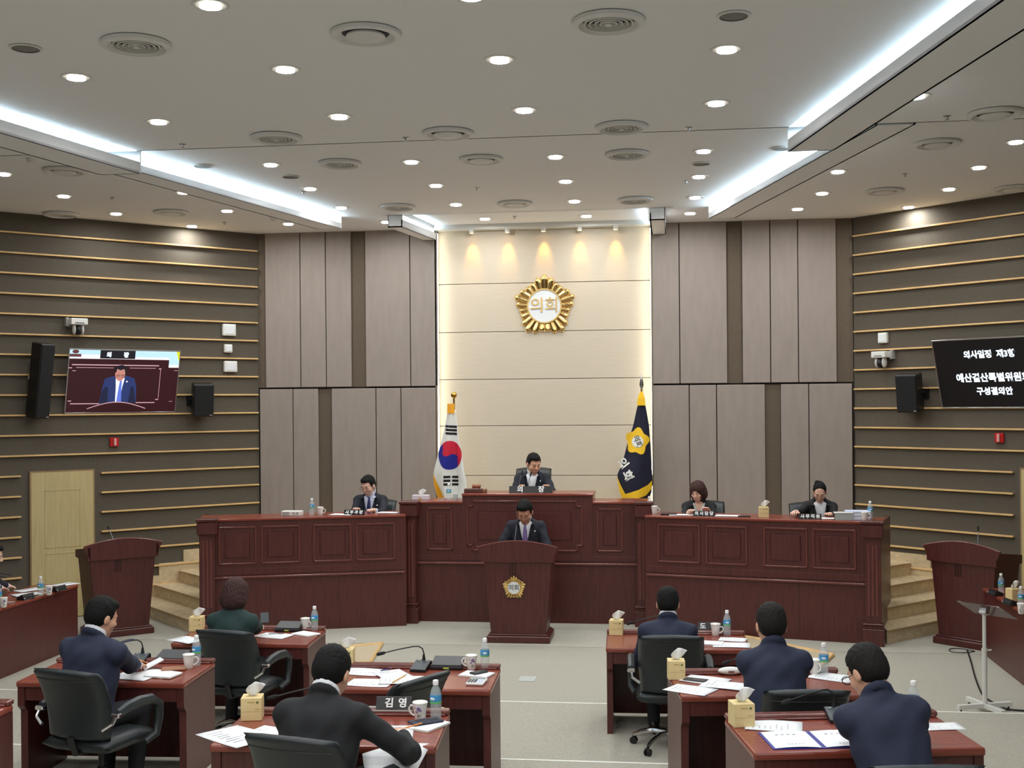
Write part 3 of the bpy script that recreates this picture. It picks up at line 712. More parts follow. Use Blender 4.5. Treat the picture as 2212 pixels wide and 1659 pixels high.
patch2('gold_fringe', 'fringe_yellow', [P1(1333, 1030), P1(1341, 1048), P1(1351, 1067), P1(1380, 1057), P1(1400, 1047), P1(1409, 1038), P1(1408, 1056), P1(1396, 1070), P1(1372, 1078), P1(1345, 1080), P1(1338, 1062)], off=.012)
m = MB()
for k in range(8):
    xx, zz = P1(1379 + 1.9 * k, 846); x2, z2 = P1(1378 + 2.2 * k, 876)
    m.tube([Vector((P1(1386, 846)[0] + .3 * (xx - P1(1386, 846)[0]), YF2 - .04, zz)) - O2, Vector((xx, YF2 - .06, (zz + z2) / 2)) - O2, Vector((x2, YF2 - .07, z2)) - O2], [.006, .010, .010], 6)
m.build('tassel', 'fringe_yellow', t2)
# ------------------------------------------------------------------ things on the slanted walls
def wallM(side, px, py, out=0.0):
    """frame on the slanted wall: x to the right as seen from the room, y out of the wall is -y, z up"""
    P0 = Vector((side * WX, W, 0)); n = Vector((-side * S2, -S2, 0))
    d = ray(px, py); t = (P0 + n * out - CAMP).dot(n) / d.dot(n); p = CAMP + d * t
    return p, math.atan2(n.y, n.x) + math.pi / 2
def on_wall(name, label, cat, side, px, py, out=0, group=None):
    p, rz = wallM(side, px, py, out); return thing(name, label, cat, p, rz, group)
def tv(label, side, px, py, wd, ht, builder):
    t = on_wall('television', label, 'television', side, px, py, .16)
    tiltm = Matrix.Rotation(R(15), 4, 'X')
    m = MB(); m.box(-wd / 2, wd / 2, 0, .045, -ht / 2, ht / 2, .006, M=tiltm); m.build('case', 'black_plastic', t)
    m = MB()
    for q in ((-wd / 2, wd / 2, ht / 2 - .012, ht / 2 + .004), (-wd / 2, wd / 2, -ht / 2 - .004, -ht / 2 + .012), (-wd / 2 - .004, -wd / 2 + .01, -ht / 2, ht / 2), (wd / 2 - .01, wd / 2 + .004, -ht / 2, ht / 2)):
        m.box(q[0], q[1], -.006, .03, q[2], q[3], .002, M=tiltm)
    m.build('bezel', 'steel', t)
    m = MB(); m.box(-.2, .2, .04, .15, -.15, .15); m.build('wall_bracket', 'black_plastic', t)
    builder(t, wd - .02, ht - .024, tiltm @ Matrix.Translation((0, -.001, 0)) @ Matrix.Rotation(R(90), 4, 'X'))
    return t
def flat(mb_name, material, polys, parent, Mx, lift):
    m = MB()
    for pl in polys:
        vs = [m.bm.verts.new((x, y, lift)) for x, y in pl]; m.bm.faces.new(vs)
    bmesh.ops.triangulate(m.bm, faces=m.bm.faces[:]); bmesh.ops.transform(m.bm, matrix=Mx, verts=m.bm.verts)
    o = m.build(mb_name, material, parent); return o
def rect(x0, x1, y0, y1): return [(x0, y0), (x1, y0), (x1, y1), (x0, y1)]
def elli(cx, cy, rx, ry, n=20, a0=0, a1=2 * math.pi): return [(cx + rx * math.cos(a), cy + ry * math.sin(a)) for a in np.linspace(a0, a1, n, endpoint=a1 - a0 < 6)]
for nm, c_, e_ in (('px_red', (46, 15, 22), .7), ('px_dark', (20, 20, 28), .8), ('px_sky', (170, 205, 222), .9), ('px_pale', (222, 214, 220), .9), ('px_brown', (92, 50, 50), .8), ('px_line', (190, 150, 160), .8), ('px_blue', (36, 50, 98), .8), ('px_navy', (24, 30, 56), .8), ('px_skin', (178, 122, 112), .8), ('px_hair', (22, 22, 32), .8), ('px_white', (226, 240, 255), 1.0), ('px_tie', (88, 108, 196), .9), ('px_yellow', (190, 190, 30), .9), ('px_screen', (8, 10, 14), .3)):
    mat(nm, c_, .35, emit=e_)
def tv_left(t, w_, h_, Mx):
    sx, sy = w_ / 240., h_ / 136.
    def P(pts): return [((x - 120) * sx, (68 - y) * sy) for x, y in pts]
    s = flat('screen', 'px_red', [P(rect(0, 240, 0, 136))], t, Mx, .002)
    A = lambda n, mt, pl, l: flat(n, mt, [P(q) for q in pl], s, Mx, l)
    A('picture_wall', 'px_sky', [rect(0, 240, 0, 16), rect(217, 240, 16, 30)], .003)
    A('picture_counter', 'px_pale', [rect(24, 66, 10, 18), rect(140, 217, 14, 19), rect(0, 217, 16, 19), rect(217, 240, 30, 36)], .0035)
    A('picture_sign', 'px_dark', [rect(64, 140, 0, 18)], .004)
    A('picture_gavel', 'px_brown', [elli(12, 4, 7, 4), rect(0, 24, 9, 15)], .004)
    A('picture_flag', 'px_yellow', [[(232, 0), (240, 0), (240, 24)]], .004)
    A('picture_moulding', 'px_line', [rect(6, 195, 31, 33.2), rect(15, 95, 37.5, 38.6), rect(130, 188, 37.5, 38.6), rect(0, 7, 38, 40), rect(195, 201, 38, 40), rect(8, 15, 44.5, 46), rect(3, 10, 110, 112), rect(8, 70, 116, 118), rect(145, 192, 114, 116), rect(193, 200, 107, 109), rect(230, 240, 42, 43), rect(225, 233, 112, 113), rect(199, 200, 40, 105)], .004)
    A('picture_suit', 'px_blue', [[(78, 62), (92, 57), (126, 55), (142, 61), (148, 80), (150, 116), (70, 118), (72, 90)]], .005)
    A('picture_sleeve', 'px_navy', [[(80, 80), (86, 80), (88, 117), (72, 117), (72, 92)]], .006); A('picture_sleeve', 'px_navy', [[(136, 78), (142, 80), (149, 116), (132, 117)]], .006)
    A('picture_shirt', 'px_white', [[(101, 57), (116, 62), (121, 60), (117, 80), (113, 117), (104, 117), (103, 80)]], .006)
    A('picture_tie', 'px_tie', [[(111, 66), (115, 66), (117, 118), (106, 118), (109, 80)]], .007)
    A('picture_face', 'px_skin', [elli(110, 51, 11, 16)], .008)
    A('picture_hair', 'px_hair', [[(99, 48), (98, 38), (103, 33), (114, 31), (123, 36), (124, 50), (121, 47), (119, 40), (110, 43), (103, 40), (101, 48)]], .009)
    A('picture_spectacles', 'px_brown', [rect(102, 110, 53, 54.5), rect(112, 120, 53, 54.5), rect(102, 110, 57, 58), rect(112, 120, 57, 58)], .009)
    A('picture_pin', 'px_white', [elli(126, 68, 1.8, 1.8, 10)], .007)
    A('picture_lectern', 'px_red', [[(44, 127), (70, 117), (110, 112), (150, 117), (172, 127), (170, 134), (46, 134)]], .010)
    arc = [(44 + 128 * k / 16, 127 - 14.5 * math.sin(math.pi * k / 16)) for k in range(17)]
    A('picture_lectern_edge', 'px_line', [arc + [(x, y + 1.8) for x, y in arc[::-1]]], .011)
    for ch, x in (('의', 83), ('장', 120)):
        lettering(ch, 12 * sx, 'px_white', s, Mx @ Matrix.Translation(((x - 120) * sx, (68 - 10) * sy, .006)), name='picture_lettering', extrude=.0004, bold=.004)
def tv_right(t, w_, h_, Mx):
    s = flat('screen', 'px_screen', [rect(-w_ / 2, w_ / 2, -h_ / 2, h_ / 2)], t, Mx, .002)
    for body, x, y, sz in (('의사일정  제3항', -.0, .24, .105), ('예산결산특별위원회', .0, -.06, .12), ('구성결의안', .0, -.235, .105)):
        lettering(body, sz, 'px_white', s, Mx @ Matrix.Translation((x, y, .003)), name='screen_lettering', extrude=.0004, bold=.0045)
tv('wide wall television showing the speaker at the lectern', -1, 268, 824, 1.53, .885, tv_left)
tv('wide wall television showing white lettering on black', 1, 2143, 806, 1.53, .895, tv_right)
def box_speaker(label, side, px, py, w_, h_, d_, arm, yaw=0):
    t = on_wall('wall_loudspeaker', label, 'loudspeaker', side, px, py, .22)
    M0 = Matrix.Rotation(yaw, 4, 'Z') @ Matrix.Rotation(R(9), 4, 'X')
    m = MB(); m.box(-w_ / 2, w_ / 2, -d_ / 2, d_ / 2, -h_ / 2, h_ / 2, .012, M=M0); m.build('cabinet', 'black_plastic', t)
    m = MB(); m.box(-w_ / 2 + .012, w_ / 2 - .012, -d_ / 2 - .008, -d_ / 2, -h_ / 2 + .015, h_ / 2 - .015, .004, M=M0); m.build('grille', 'black_cloth', t)
    m = MB(); m.tube([(arm, d_ / 2 - .03, 0), (arm, .2, 0)], .025, 8); m.box(arm - .05, arm + .05, .19, .218, -.08, .08); m.build('wall_bracket', 'black_plastic', t)
    m = MB(); m.box(w_ / 2 - .06, w_ / 2 - .02, -d_ / 2 - .011, -d_ / 2 - .007, -h_ / 2 + .02, -h_ / 2 + .03, M=M0); m.build('badge', 'grey_plastic', t)
    return t
box_speaker('tall black column loudspeaker left of the wall television', -1, 88, 822, .21, .98, .22, .0, R(18))
box_speaker('black box loudspeaker right of the left wall television', -1, 438, 863, .28, .46, .24, -.1, R(-15))
box_speaker('black box loudspeaker left of the right wall television', 1, 1965, 848, .28, .50, .24, .1, R(15))
def ptz(label, side, px, py, flip):
    t = on_wall('ptz_camera', label, 'camera', side, px, py, .11)
    m = MB(); m.box(-.11, .11, -.09, .06, 0, .085, .008); m.build('mount', 'white_plastic', t)
    m = MB(); m.box(-.12 * flip - .02, -.12 * flip + .02, .03, .11, -.02, .10, .004); m.build('wall_plate', 'grey_plastic', t)
    m = MB(); m.box(-.06, .06, -.094, -.089, .02, .028); m.build('slot', 'black_plastic', t)
    m = MB()
    for s in (-1, 1): m.ell((s * .055, -.02, -.06), (.02, .055, .075), 12, 8)
    m.build('fork', 'white_plastic', t, smooth=True)
    m = MB(); m.ell((0, -.025, -.07), (.042, .062, .068), 16, 10); m.build('camera_head', 'black_plastic', t, smooth=True)
ptz('white pan tilt camera above the left wall television', -1, 168, 702, 1)
ptz('white pan tilt camera beside the right wall loudspeaker', 1, 1905, 773, -1)
def sensor(label, side, px, py, w_, h_, yaw=0):
    t = on_wall('wall_sensor', label, 'wall sensor', side, px, py, 0, 'white wall sensors')
    m = MB(); m.box(-w_ / 2, w_ / 2, -.06, 0, -h_ / 2, h_ / 2, .012, seg=2); m.build('housing', 'white_plastic', t)
    m = MB(); m.box(-w_ * .36, w_ * .36, -.066, -.058, -h_ * .36, h_ * .36, .004); m.build('cover', 'emblem_white', t)
sensor('upper square white sensor box right of the left television', -1, 493, 713, .20, .17)
sensor('small middle white sensor box right of the left television', -1, 491, 753, .12, .12)
sensor('lower square white sensor box right of the left television', -1, 496, 792, .20, .16)
sensor('white sensor box above the right pan tilt camera', 1, 1911, 730, .14, .14)
t = on_wall('wall_switch', 'tiny white switch on the slatted wall beside the column loudspeaker', 'switch', -1, 64, 815, 0)
MB().box(-.02, .02, -.03, 0, -.03, .03, .004).build('plate', 'white_plastic', t); MB().box(-.01, .01, -.034, -.03, -.015, .015, .002).build('rocker', 'grey_plastic', t)
for lab, side, x, y in (('red fire alarm strobe under the left television', -1, 246, 955), ('red fire alarm strobe under the right television', 1, 2161, 946)):
    t = on_wall('fire_alarm', lab, 'fire alarm', side, x, y, 0, 'red fire alarms')
    MB().box(-.06, .06, -.035, 0, -.06, .06, .006).build('housing', 'red_plastic', t)
    MB().box(-.015, .02, -.065, -.034, -.05, .05, .008).build('strobe_lens', mat('strobe', (230, 170, 165), .2), t)
# ================================================================== FURNITURE
DW, DD, DH = 1.17, .66, .71
def build_desk():
    t = thing('member_desk', '', 'desk')
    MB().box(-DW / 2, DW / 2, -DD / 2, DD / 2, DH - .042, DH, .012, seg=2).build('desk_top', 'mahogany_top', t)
    m = MB(); m.box(-DW / 2, DW / 2, DD / 2 - .06, DD / 2 + .012, DH, DH + .03, .010, seg=2); m.box(-DW / 2 + .02, DW / 2 - .02, DD / 2 - .075, DD / 2 - .055, DH, DH + .014, .005); m.build('back_ledge', 'mahogany_trim', t)
    for s in (-1, 1):
        prof = [(-DD / 2 + .015, DH - .042), (DD / 2, DH - .042), (DD / 2, 0), (-DD / 2 + .06, 0), (-DD / 2 + .06, .50), (-DD / 2 + .015, .54)]
        x0, x1 = sorted((s * (DW / 2 - .055), s * (DW / 2 - .006)))
        MB().prism(prof, x0, x1, 'x').build('side_panel', 'mahogany', t)
    MB().box(-DW / 2 + .05, DW / 2 - .05, DD / 2 - .05, DD / 2 - .01, .03, DH - .042).build('front_board', 'mahogany', t)
    MB().box(-DW / 2 + .055, DW / 2 - .055, -DD / 2 + .02, -DD / 2 + .04, DH - .135, DH - .042, .004).build('apron', 'mahogany', t)
    return t
DESKS = {'L1': ((-1.87, 9.99), 3, 1, 'mahogany desk of the woman in green, left front row'),
 'R1': ((1.77, 10.09), 2, 1, 'mahogany desk in the right front row, nearest the stage'),
 'L2i': ((-.045, 8.04), 2, 2, 'mahogany desk with calculator by the aisle, left middle row'),
 'L2o': ((-2.13, 8.03), 3, 2, 'mahogany desk of the man writing at the far left'),
 'R2': ((2.31, 8.09), 8, 2, 'mahogany desk in the right middle row'),
 'L3': ((-.08, 6.29), 4, 3, 'mahogany desk of the man in black in the left foreground'),
 'R3': ((2.634, 6.476), 10, 3, 'mahogany desk with open folder in the right foreground')}
DZ = {}
for k, ((x, y), a, lev, lab) in DESKS.items():
    spawn('desk', build_desk, lab, (x, y, STEP[lev]), R(a), 'member desks'); DZ[k] = STEP[lev] + DH
p = atz(30, 1512, STEP[3] + DH + .03)
spawn('desk', build_desk, 'mahogany desk corner cut off at the lower left photo edge', (p.x - DW / 2, p.y - DD / 2, STEP[3]), R(2), 'member desks')
# ------------------------------------------------------------------ chairs
mat('leather', (34, 40, 42), .42, noise=.10, scale=120, bump=.10)
def build_chair(high=0.0, key='office_chair'):
    t = thing(key, '', 'chair')
    WB, T = .25, .05
    zb, zt = .47, .95 + high
    def back(front):
        def fn(u, v):
            a = 2 * u - 1; b = 2 * v - 1
            ex = max(abs(a), abs(b)); 
            th = T * (max(0., 1 - abs(a) ** 12) ** .5) * (max(0., 1 - abs(b) ** 14) ** .5) + .002
            wz = WB * (1 - .08 * max(0, -b)) * (1 - .02 * max(0, b) ** 4)
            x = a * wz; z = zb + (zt - zb) * v - .022 * a * a * max(0, b) ** 2
            yc = -.235 - .10 * v ** 1.5 + .05 * a * a + (.02 * math.sin(v * math.pi * 1.3))
            if v > .82: yc -= .03 * ((v - .82) / .18) ** 2
            return Vector((x, yc + (th if front else -th), z))
        return fn
    m = MB()
    m.grid(back(True), 20, 22); m.grid(back(False), 20, 22); bmesh.ops.remove_doubles(m.bm, verts=m.bm.verts, dist=.0045); m.build('backrest', 'leather', t, smooth=True, angle=None)
    # stitched crest seam
    fb = back(False); m = MB(); m.tube([fb(u, .84 + .02 * (2 * u - 1) ** 2) + Vector((0, -.001, 0)) for u in np.linspace(.06, .94, 14)], .0035, 5); m.build('seam', 'black_plastic', t)
    m = MB()
    def seat(top):
        def fn(u, v):
            a = 2 * u - 1; b = 2 * v - 1
            th = .05 * (max(0., 1 - abs(a) ** 6) ** .5) * (max(0., 1 - abs(b) ** 6) ** .5) + .002
            return Vector((a * .26, b * .25 + .0, .435 + (th if top else -th) - .012 * b * b * (b > 0)))
        return fn
    m.grid(seat(True), 16, 16); m.grid(seat(False), 16, 16); bmesh.ops.remove_doubles(m.bm, verts=m.bm.verts, dist=.0045); m.build('seat', 'leather', t, smooth=True, angle=None)
    for s in (-1, 1):
        x = s * .30
        a = MB(); pts = [(x, -.20, .655), (x, -.12, .675), (x, 0, .685), (x, .12, .675), (x, .20, .63), (x, .20, .54), (x, .17, .44), (x * .9, .10, .40)]
        a.tube(pts, [.028, .034, .036, .035, .032, .028, .026, .022], 8); ar = a.build('armrest', 'leather', t, smooth=True)
        m = MB(); m.box(x - .032, x + .032, -.235, -.195, .632, .662, .008); m.build('chrome_cap', 'chrome', ar)
        m = MB(); m.tube([(x, -.215, .64), (x * .98, -.25, .60), (s * .235, -.27, .56)], .012, 6); m.build('arm_strut', 'chrome', ar)
    m = MB(); m.lathe([(.028, .09), (.028, .24), (.02, .24), (.02, .39)], 12); m.build('gas_column', 'black_plastic', t, smooth=True)
    m = MB(); m.box(-.11, .11, -.14, .10, .365, .395, .01); m.tube([(0, -.12, .38), (0, -.24, .39), (0, -.285, .50)], .022, 6); m.build('tilt_mechanism', 'black_plastic', t)
    for k in range(5):
        a = 2 * math.pi * k / 5 + .3; c, s_ = math.cos(a), math.sin(a)
        l = MB(); l.tube([(c * .03, s_ * .03, .115), (c * .14, s_ * .14, .125), (c * .24, s_ * .24, .10), (c * .30, s_ * .30, .07)], [.026, .022, .018, .016], 8); lg = l.build('base_leg', 'chrome', t, smooth=True)
        m = MB(); M0 = Matrix.Translation((c * .30, s_ * .30, .028)) @ Matrix.Rotation(a, 4, 'Z') @ Matrix.Rotation(R(90), 4, 'X')
        for o in (-.02, .008): m.lathe([(0, 0), (.028, 0), (.028, .013), (0, .013)], 14, M0 @ Matrix.Translation((0, 0, o)))
        m.tube([(c * .30, s_ * .30, .03), (c * .30, s_ * .30, .075)], .010, 6); m.build('caster', 'black_plastic', lg)
    return t
def chair(label, px, py, Yback, z, rot, key='chair', high=0, grp='black leather office chairs', scale=1):
    p = aty(px, py, Yback)
    a = R(rot); off = Vector((math.sin(a) * -.30, math.cos(a) * .30))   # from back to centre
    o = spawn(key, lambda: build_chair(high), label, (p.x + off.x * scale, Yback + off.y * scale, z), a, grp)
    o.scale = (scale,) * 3
    return o
chair('black leather chair of the woman in green', 487, 1370, 9.08, STEP[1], -8)
chair('black leather chair behind the man writing at far left', 147, 1436, 7.10, STEP[2], -14)
chair('empty black leather chair turned sideways at the calculator desk', 908, 1470, 7.12, STEP[2], 62)
chair('black leather chair of the man in black, left foreground', 632, 1600, 5.36, STEP[3], -14)
chair('black leather chair in the right front row with chrome legs showing', 1450, 1384, 9.16, STEP[1], 2)
chair('black leather chair behind the man in the right middle row', 1742, 1472, 7.0, STEP[2], 6)
chair('black leather chair in the lower right foreground', 1996, 1600, 5.2, STEP[3], 8)
ZST, ZCP = .66, .84
chair('high black leather chair of the chairman', 1153, 992, 16.62, ZCP, 180, 'hchair', .14)
chair('black chair of the man at the left bench wing', 822, 1085, 15.95, ZST, 176, 'chair', 0, 'black chairs behind the bench', .92)
chair('black chair of the woman with brown bob', 1527, 1083, 15.86, ZST, 180, 'chair', 0, 'black chairs behind the bench', .92)
chair('black chair of the woman with hair up', 1743, 1084, 15.62, ZST, 184, 'chair', 0, 'black chairs behind the bench', .92)
# ------------------------------------------------------------------ small things
mat('bottle_clear', (226, 236, 238), .06, alpha=.30, spec=.6); mat('bottle_label', (70, 150, 205), .4); mat('label_green', (110, 190, 110), .4); mat('label_white', (225, 235, 240), .4)
mat('cap_white', (240, 240, 240), .4); mat('water', (210, 225, 228), .05, alpha=.25)
def build_bottle():
    t = thing('water_bottle', '', 'bottle')
    MB().lathe([(0, .004), (.026, 0), (.0305, .006), (.031, .03), (.0295, .036), (.031, .042), (.0295, .05), (.031, .058), (.031, .135), (.0295, .145), (.026, .16), (.017, .178), (.0125, .186), (.0125, .193)], 18).build('body', 'bottle_clear', t, smooth=True, angle=None)
    MB().lathe([(.0315, .088), (.032, .09), (.032, .098), (.0315, .1)], 18).build('label_band', 'label_green', t, smooth=True)
    MB().lathe([(.0313, .098), (.0318, .1), (.0318, .133), (.0313, .135)], 18).build('label', 'bottle_label', t, smooth=True)
    m = MB(); m.ell((0, -.0305, .115), (.016, .003, .008), 12, 6); m.build('label_print', 'label_white', t)
    MB().lathe([(.0155, .188), (.016, .191), (.0158, .211), (.013, .2145), (0, .2145)], 18).build('cap', 'cap_white', t, smooth=True)
    return t
mat('porcelain', (232, 230, 224), .25); mat('lilac_print', (128, 104, 150), .4); mat('green_print', (110, 120, 96), .4)
def build_mug():
    t = thing('mug', '', 'mug')
    MB().lathe([(0, .003), (.027, 0), (.03, .004), (.034, .05), (.041, .096), (.038, .096), (.031, .05), (.027, .008), (0, .008)], 24).build('cup', 'porcelain', t, smooth=True)
    MB().lathe([(0, .108), (.02, .107), (.04, .103), (.044, .098), (.042, .094), (.034, .097)], 24).build('lid', 'porcelain', t, smooth=True)
    MB().tube([(-.035, 0, .075), (-.055, 0, .078), (-.068, 0, .06), (-.062, 0, .04), (-.045, 0, .026), (-.031, 0, .024)], .0055, 8).build('handle', 'porcelain', t, smooth=True)
    def on(a, z, r): return Matrix.Rotation(a, 4, 'Z') @ Matrix.Translation((.0345 + .0075 * (z - .05) / .046, 0, z)) @ Matrix.Rotation(R(90), 4, 'Y') @ Matrix.Diagonal((r[0], r[1], .003, 1))
    m = MB()
    for (a, z, r) in ((-1.35, .070, (.012, .012)), (-1.7, .052, (.006, .008)), (-1.05, .06, (.004, .007)), (-1.95, .075, (.004, .004))): m.ell((0, 0, 0), (1, 1, 1), 10, 6, M=on(a, z, r))
    m.build('flower_print', 'lilac_print', t)
    m = MB()
    for (a, z, r) in ((-1.45, .035, (.014, .0016)), (-1.6, .03, (.012, .0016)), (-1.3, .03, (.010, .003)), (-1.0, .033, (.004, .004))): m.ell((0, 0, 0), (1, 1, 1), 8, 6, M=on(a, z, r))
    m.build('leaf_print', 'green_print', t)
    return t
mat('tissue_card', (222, 200, 146), .7, noise=.03, scale=40); mat('tissue_white', (238, 238, 236), .9); mat('logo_green', (92, 104, 52), .6); mat('card_print', (190, 166, 112), .7)
mat('lilac_card', (210, 204, 214), .7, noise=.10, scale=70)
def build_tissue(kind):
    def f():
        t = thing('tissue_box', '', 'tissue box')
        if kind == 'cube':
            a, h = .057, .125; MB().box(-a, a, -a, a, 0, h, .002).build('carton', 'tissue_card', t)
            m = MB(); m.prism([(.025, .100), (.033, .108), (.037, .106), (.040, .108), (.042, .102), (.034, .092)], -a - .001, -a - .0004, 'y'); m.build('heart_print', 'logo_green', t)
            m = MB(); m.box(-.02, .018, -a - .0008, -a - .0002, .098, .106); m.box(-a + .004, a - .004, -a - .0008, -a - .0002, .05, .052); m.box(.02, .045, -a - .0008, -a - .0002, .06, .066); m.build('line_print', 'card_print', t)
            mouth, top = .03, h
        else:
            MB().box(-.11, .11, -.055, .055, 0, .062, .004).build('carton', 'lilac_card', t); mouth, top = .03, .062
            MB().box(-.02, .02, -.0562, -.0548, 0, .03).build('label_print', 'card_print', t)
        MB().lathe([(0, top + .0008), (mouth, top + .0008)], 16, sx=1.2, sy=.6).build('slot', 'card_print', t)
        r = random.Random(3)
        def fn(u, v):
            w_ = .012 + .034 * math.sin(min(1, v * 1.15) * math.pi * .55); a = 2 * u - 1
            return Vector((a * w_ + .03 * v * v, .012 * math.sin(a * 5 + v * 4) * (.3 + v) - .01 * v, top + .072 * v + .010 * math.cos(a * 3.0) * v))
        m = MB(); m.grid(fn, 12, 9); c = m.build('tissue', 'tissue_white', t, smooth=True, angle=None)
        md = c.modifiers.new('thickness', 'SOLIDIFY'); md.thickness = .002
        return t
    return f
mat('device_grey', (52, 58, 62), .45); mat('device_dark', (26, 26, 30), .4); mat('lamp_lime', (190, 210, 80), .4); mat('tape_yellow', (226, 176, 60), .5)
def build_mic():
    t = thing('desk_microphone', '', 'microphone')
    m = MB(); m.prism([(-.085, 0), (.085, 0), (.085, .045), (.06, .055), (-.085, .018)], -.055, .055, 'x'); m.build('base', 'black_plastic', t)
    m = MB(); m.bm.free(); m = MB()
    m.prism([(-.084, .0185), (.06, .0555), (.06, .057), (-.084, .020)], -.052, .052, 'x'); m.build('top_plate', 'device_grey', t)
    m = MB()
    for s in (-.03, .03): m.box(s - .008, s + .008, .035, .045, .051, .0565, .001)
    m.build('button', 'grey_plastic', t)
    pts = [(0, .065, .05), (0, .068, .10), (-.01, .066, .135), (-.035, .055, .152), (-.07, .04, .152), (-.17, .0, .135), (-.26, -.035, .115)]
    gooseneck(t, pts, .012)
    MB().lathe([(.016, 0), (.012, .02), (.007, .05)], 12, Matrix.Translation((0, .065, .045))).build('collar', 'black_plastic', t, smooth=True)
    return t
def build_folded_monitor():
    t = thing('folded_monitor', '', 'case')  # touch-screen monitor folded flat on the desk
    MB().box(-.11, .11, -.075, .075, 0, .025, .004).build('tray', 'black_plastic', t)
    M0 = Matrix.Translation((0, 0, .027)) @ Matrix.Rotation(R(14), 4, 'X')
    MB().box(-.108, .108, -.06, .09, 0, .022, .004, M=M0).build('lid', 'device_dark', t)
    MB().box(-.02, .02, -.0765, -.0745, .008, .018, .001).build('tab', 'lamp_lime', t)
    return t
mat('paper', (236, 238, 240), .85); mat('ink', (176, 180, 186), .9); mat('ink_dark', (120, 124, 132), .9)
def paper_mesh(seed):
    r = random.Random(seed)
    m = MB(); ph = r.random() * 6
    m.grid(lambda u, v: Vector(((u - .5) * .21, (v - .5) * .297, .0025 + .002 * math.sin(3 * u + ph) * math.sin(4 * v))), 5, 7)
    return m
def build_paper(seed):
    def f():
        t = thing('paper_sheet', '', 'paper')
        o = paper_mesh(seed).build('sheet', 'paper', t, smooth=True, angle=None); md = o.modifiers.new('thickness', 'SOLIDIFY'); md.thickness = .0016; md.offset = -1
        r = random.Random(seed + 9); m = MB()
        for k in range(7):
            y = .11 - k * .03 - r.random() * .006; w_ = .05 + r.random() * .09; x0 = -.085 + r.random() * .03
            m.box(x0, min(.09, x0 + w_), y - .0022, y + .0022, .0048, .0054)
        m.build('print', 'ink', t)
        return t
    return f
def build_pad():
    t = thing('note_pad', '', 'notepad')
    MB().box(-.074, .074, -.105, .105, 0, .012, .001).build('pages', 'paper', t)
    MB().box(-.074, .074, -.105, .105, -.0005, .002).build('backing', 'card_print', t)
    return t
def place(kind, key, builder, label, px, z, rot=0, grp=None, s=1, dz=0):
    p = atz(*px, z); o = spawn(key, builder, label, (p.x, p.y, z + .0008 + dz), R(rot), grp)
    if s != 1: o.scale = (s,) * 3
    return o
def bottle(label, px, z): return place('b', 'bottle', build_bottle, label, px, z, random.uniform(-30, 30), 'water bottles')
def mug(label, px, z, rot): return place('m', 'mug', build_mug, label, px, z, rot, 'flowered mugs with lids')
def tissue(label, px, z, rot, kind='cube'): return place('t', 'tissue_' + kind, build_tissue(kind), label, px, z, rot, 'tissue boxes')
def mic(label, px, z, rot): return place('mi', 'mic', build_mic, label, px, z, rot, 'desk microphones')
def case(label, px, z, rot): return place('c', 'case', build_folded_monitor, label, px, z, rot, 'folded black monitors')
PN = [0]
def paper(label, px, z, rot, s=1, dz=0):
    PN[0] += 1; k = PN[0] % 3
    return place('p', 'paper%d' % k, build_paper(k), label, px, z, rot, 'loose papers', s, dz)
def pad(label, px, z, rot, dz=0): return place('pd', 'pad', build_pad, label, px, z, rot, 'note pads', 1, dz)
z = DZ['L1']
tissue('cube tissue box at the left end of the green-jacket woman\'s desk', (426, 1362), z, 8)
paper('paper half hidden at the left of the green-jacket woman', (405, 1383), z, 60); paper('paper with spectacles on it beside the green-jacket woman', (592, 1374), z, 75)
case('black document case on the green-jacket woman\'s desk', (625, 1362), z, 0); mug('white mug between folded monitor and bottle, left front desk', (660, 1360), z, 150)
bottle('water bottle at the right end of the left front desk', (680, 1362), z); pad('white note pad before the bottle, left front desk', (661, 1371), z, 60)
z = DZ['L2o']
mic('desk microphone before the man writing at far left', (302, 1431), z, 5); case('folded black monitor before the man writing at far left', (373, 1428), z, 0)
mug('white mug on the far left writing man\'s desk', (408, 1444), z, 200); bottle('water bottle on the far left writing man\'s desk', (425, 1437), z)
paper('paper under the writing hand of the far left man', (338, 1456), z, 70); paper('lower paper on the far left writing man\'s desk', (290, 1462), z, 80)
pad('white pad at the desk edge by the far left man\'s hand', (352, 1461), z, 80, .004)
z = DZ['L2i']
tissue('cube tissue box partly behind the head of the man in black', (748, 1438), z, 6)
mic('desk microphone on the calculator desk, its stem bent left', (910, 1447), z, -6); case('folded black monitor on the calculator desk', (968, 1443), z, 0)
mug('flowered mug on the calculator desk', (1019, 1446), z, 10); bottle('water bottle at the right back corner of the calculator desk', (1048, 1445), z)
paper('upper left paper on the calculator desk', (782, 1452), z, 80); paper('lower left paper on the calculator desk', (800, 1476), z, 86); paper('slanted paper in the middle of the calculator desk', (850, 1460), z, 35, 1, .003)
paper('paper beside the pencil on the calculator desk', (868, 1472), z, 100, 1, .006)
pad('white pad with dark phone on it, calculator desk', (1030, 1459), z, 75)
z = DZ['L3']
tissue('cube tissue box at left end of the foreground desk', (546, 1552), z, 12); paper('paper at the left front corner of the foreground desk', (512, 1592), z, 55, 1.25); paper('small folded paper beside the left foreground chair', (588, 1582), z, 70, .8)
mic('desk microphone half hidden behind the man in black', (700, 1548), z, 0); mug('flowered mug with handle at left, foreground desk', (908, 1556), z, -14)
bottle('water bottle on the foreground desk beside the flowered mug', (942, 1553), z); pad('thick white pad under the phone, foreground desk', (925, 1570), z, -24)
paper('paper under the arm of the man in black', (850, 1585), z, 10)
z = DZ['R1']
tissue('cube tissue box at the left end of the right front desk', (1332, 1370), z, -4); mic('desk microphone of the man in the right front row', (1432, 1372), z, 6)
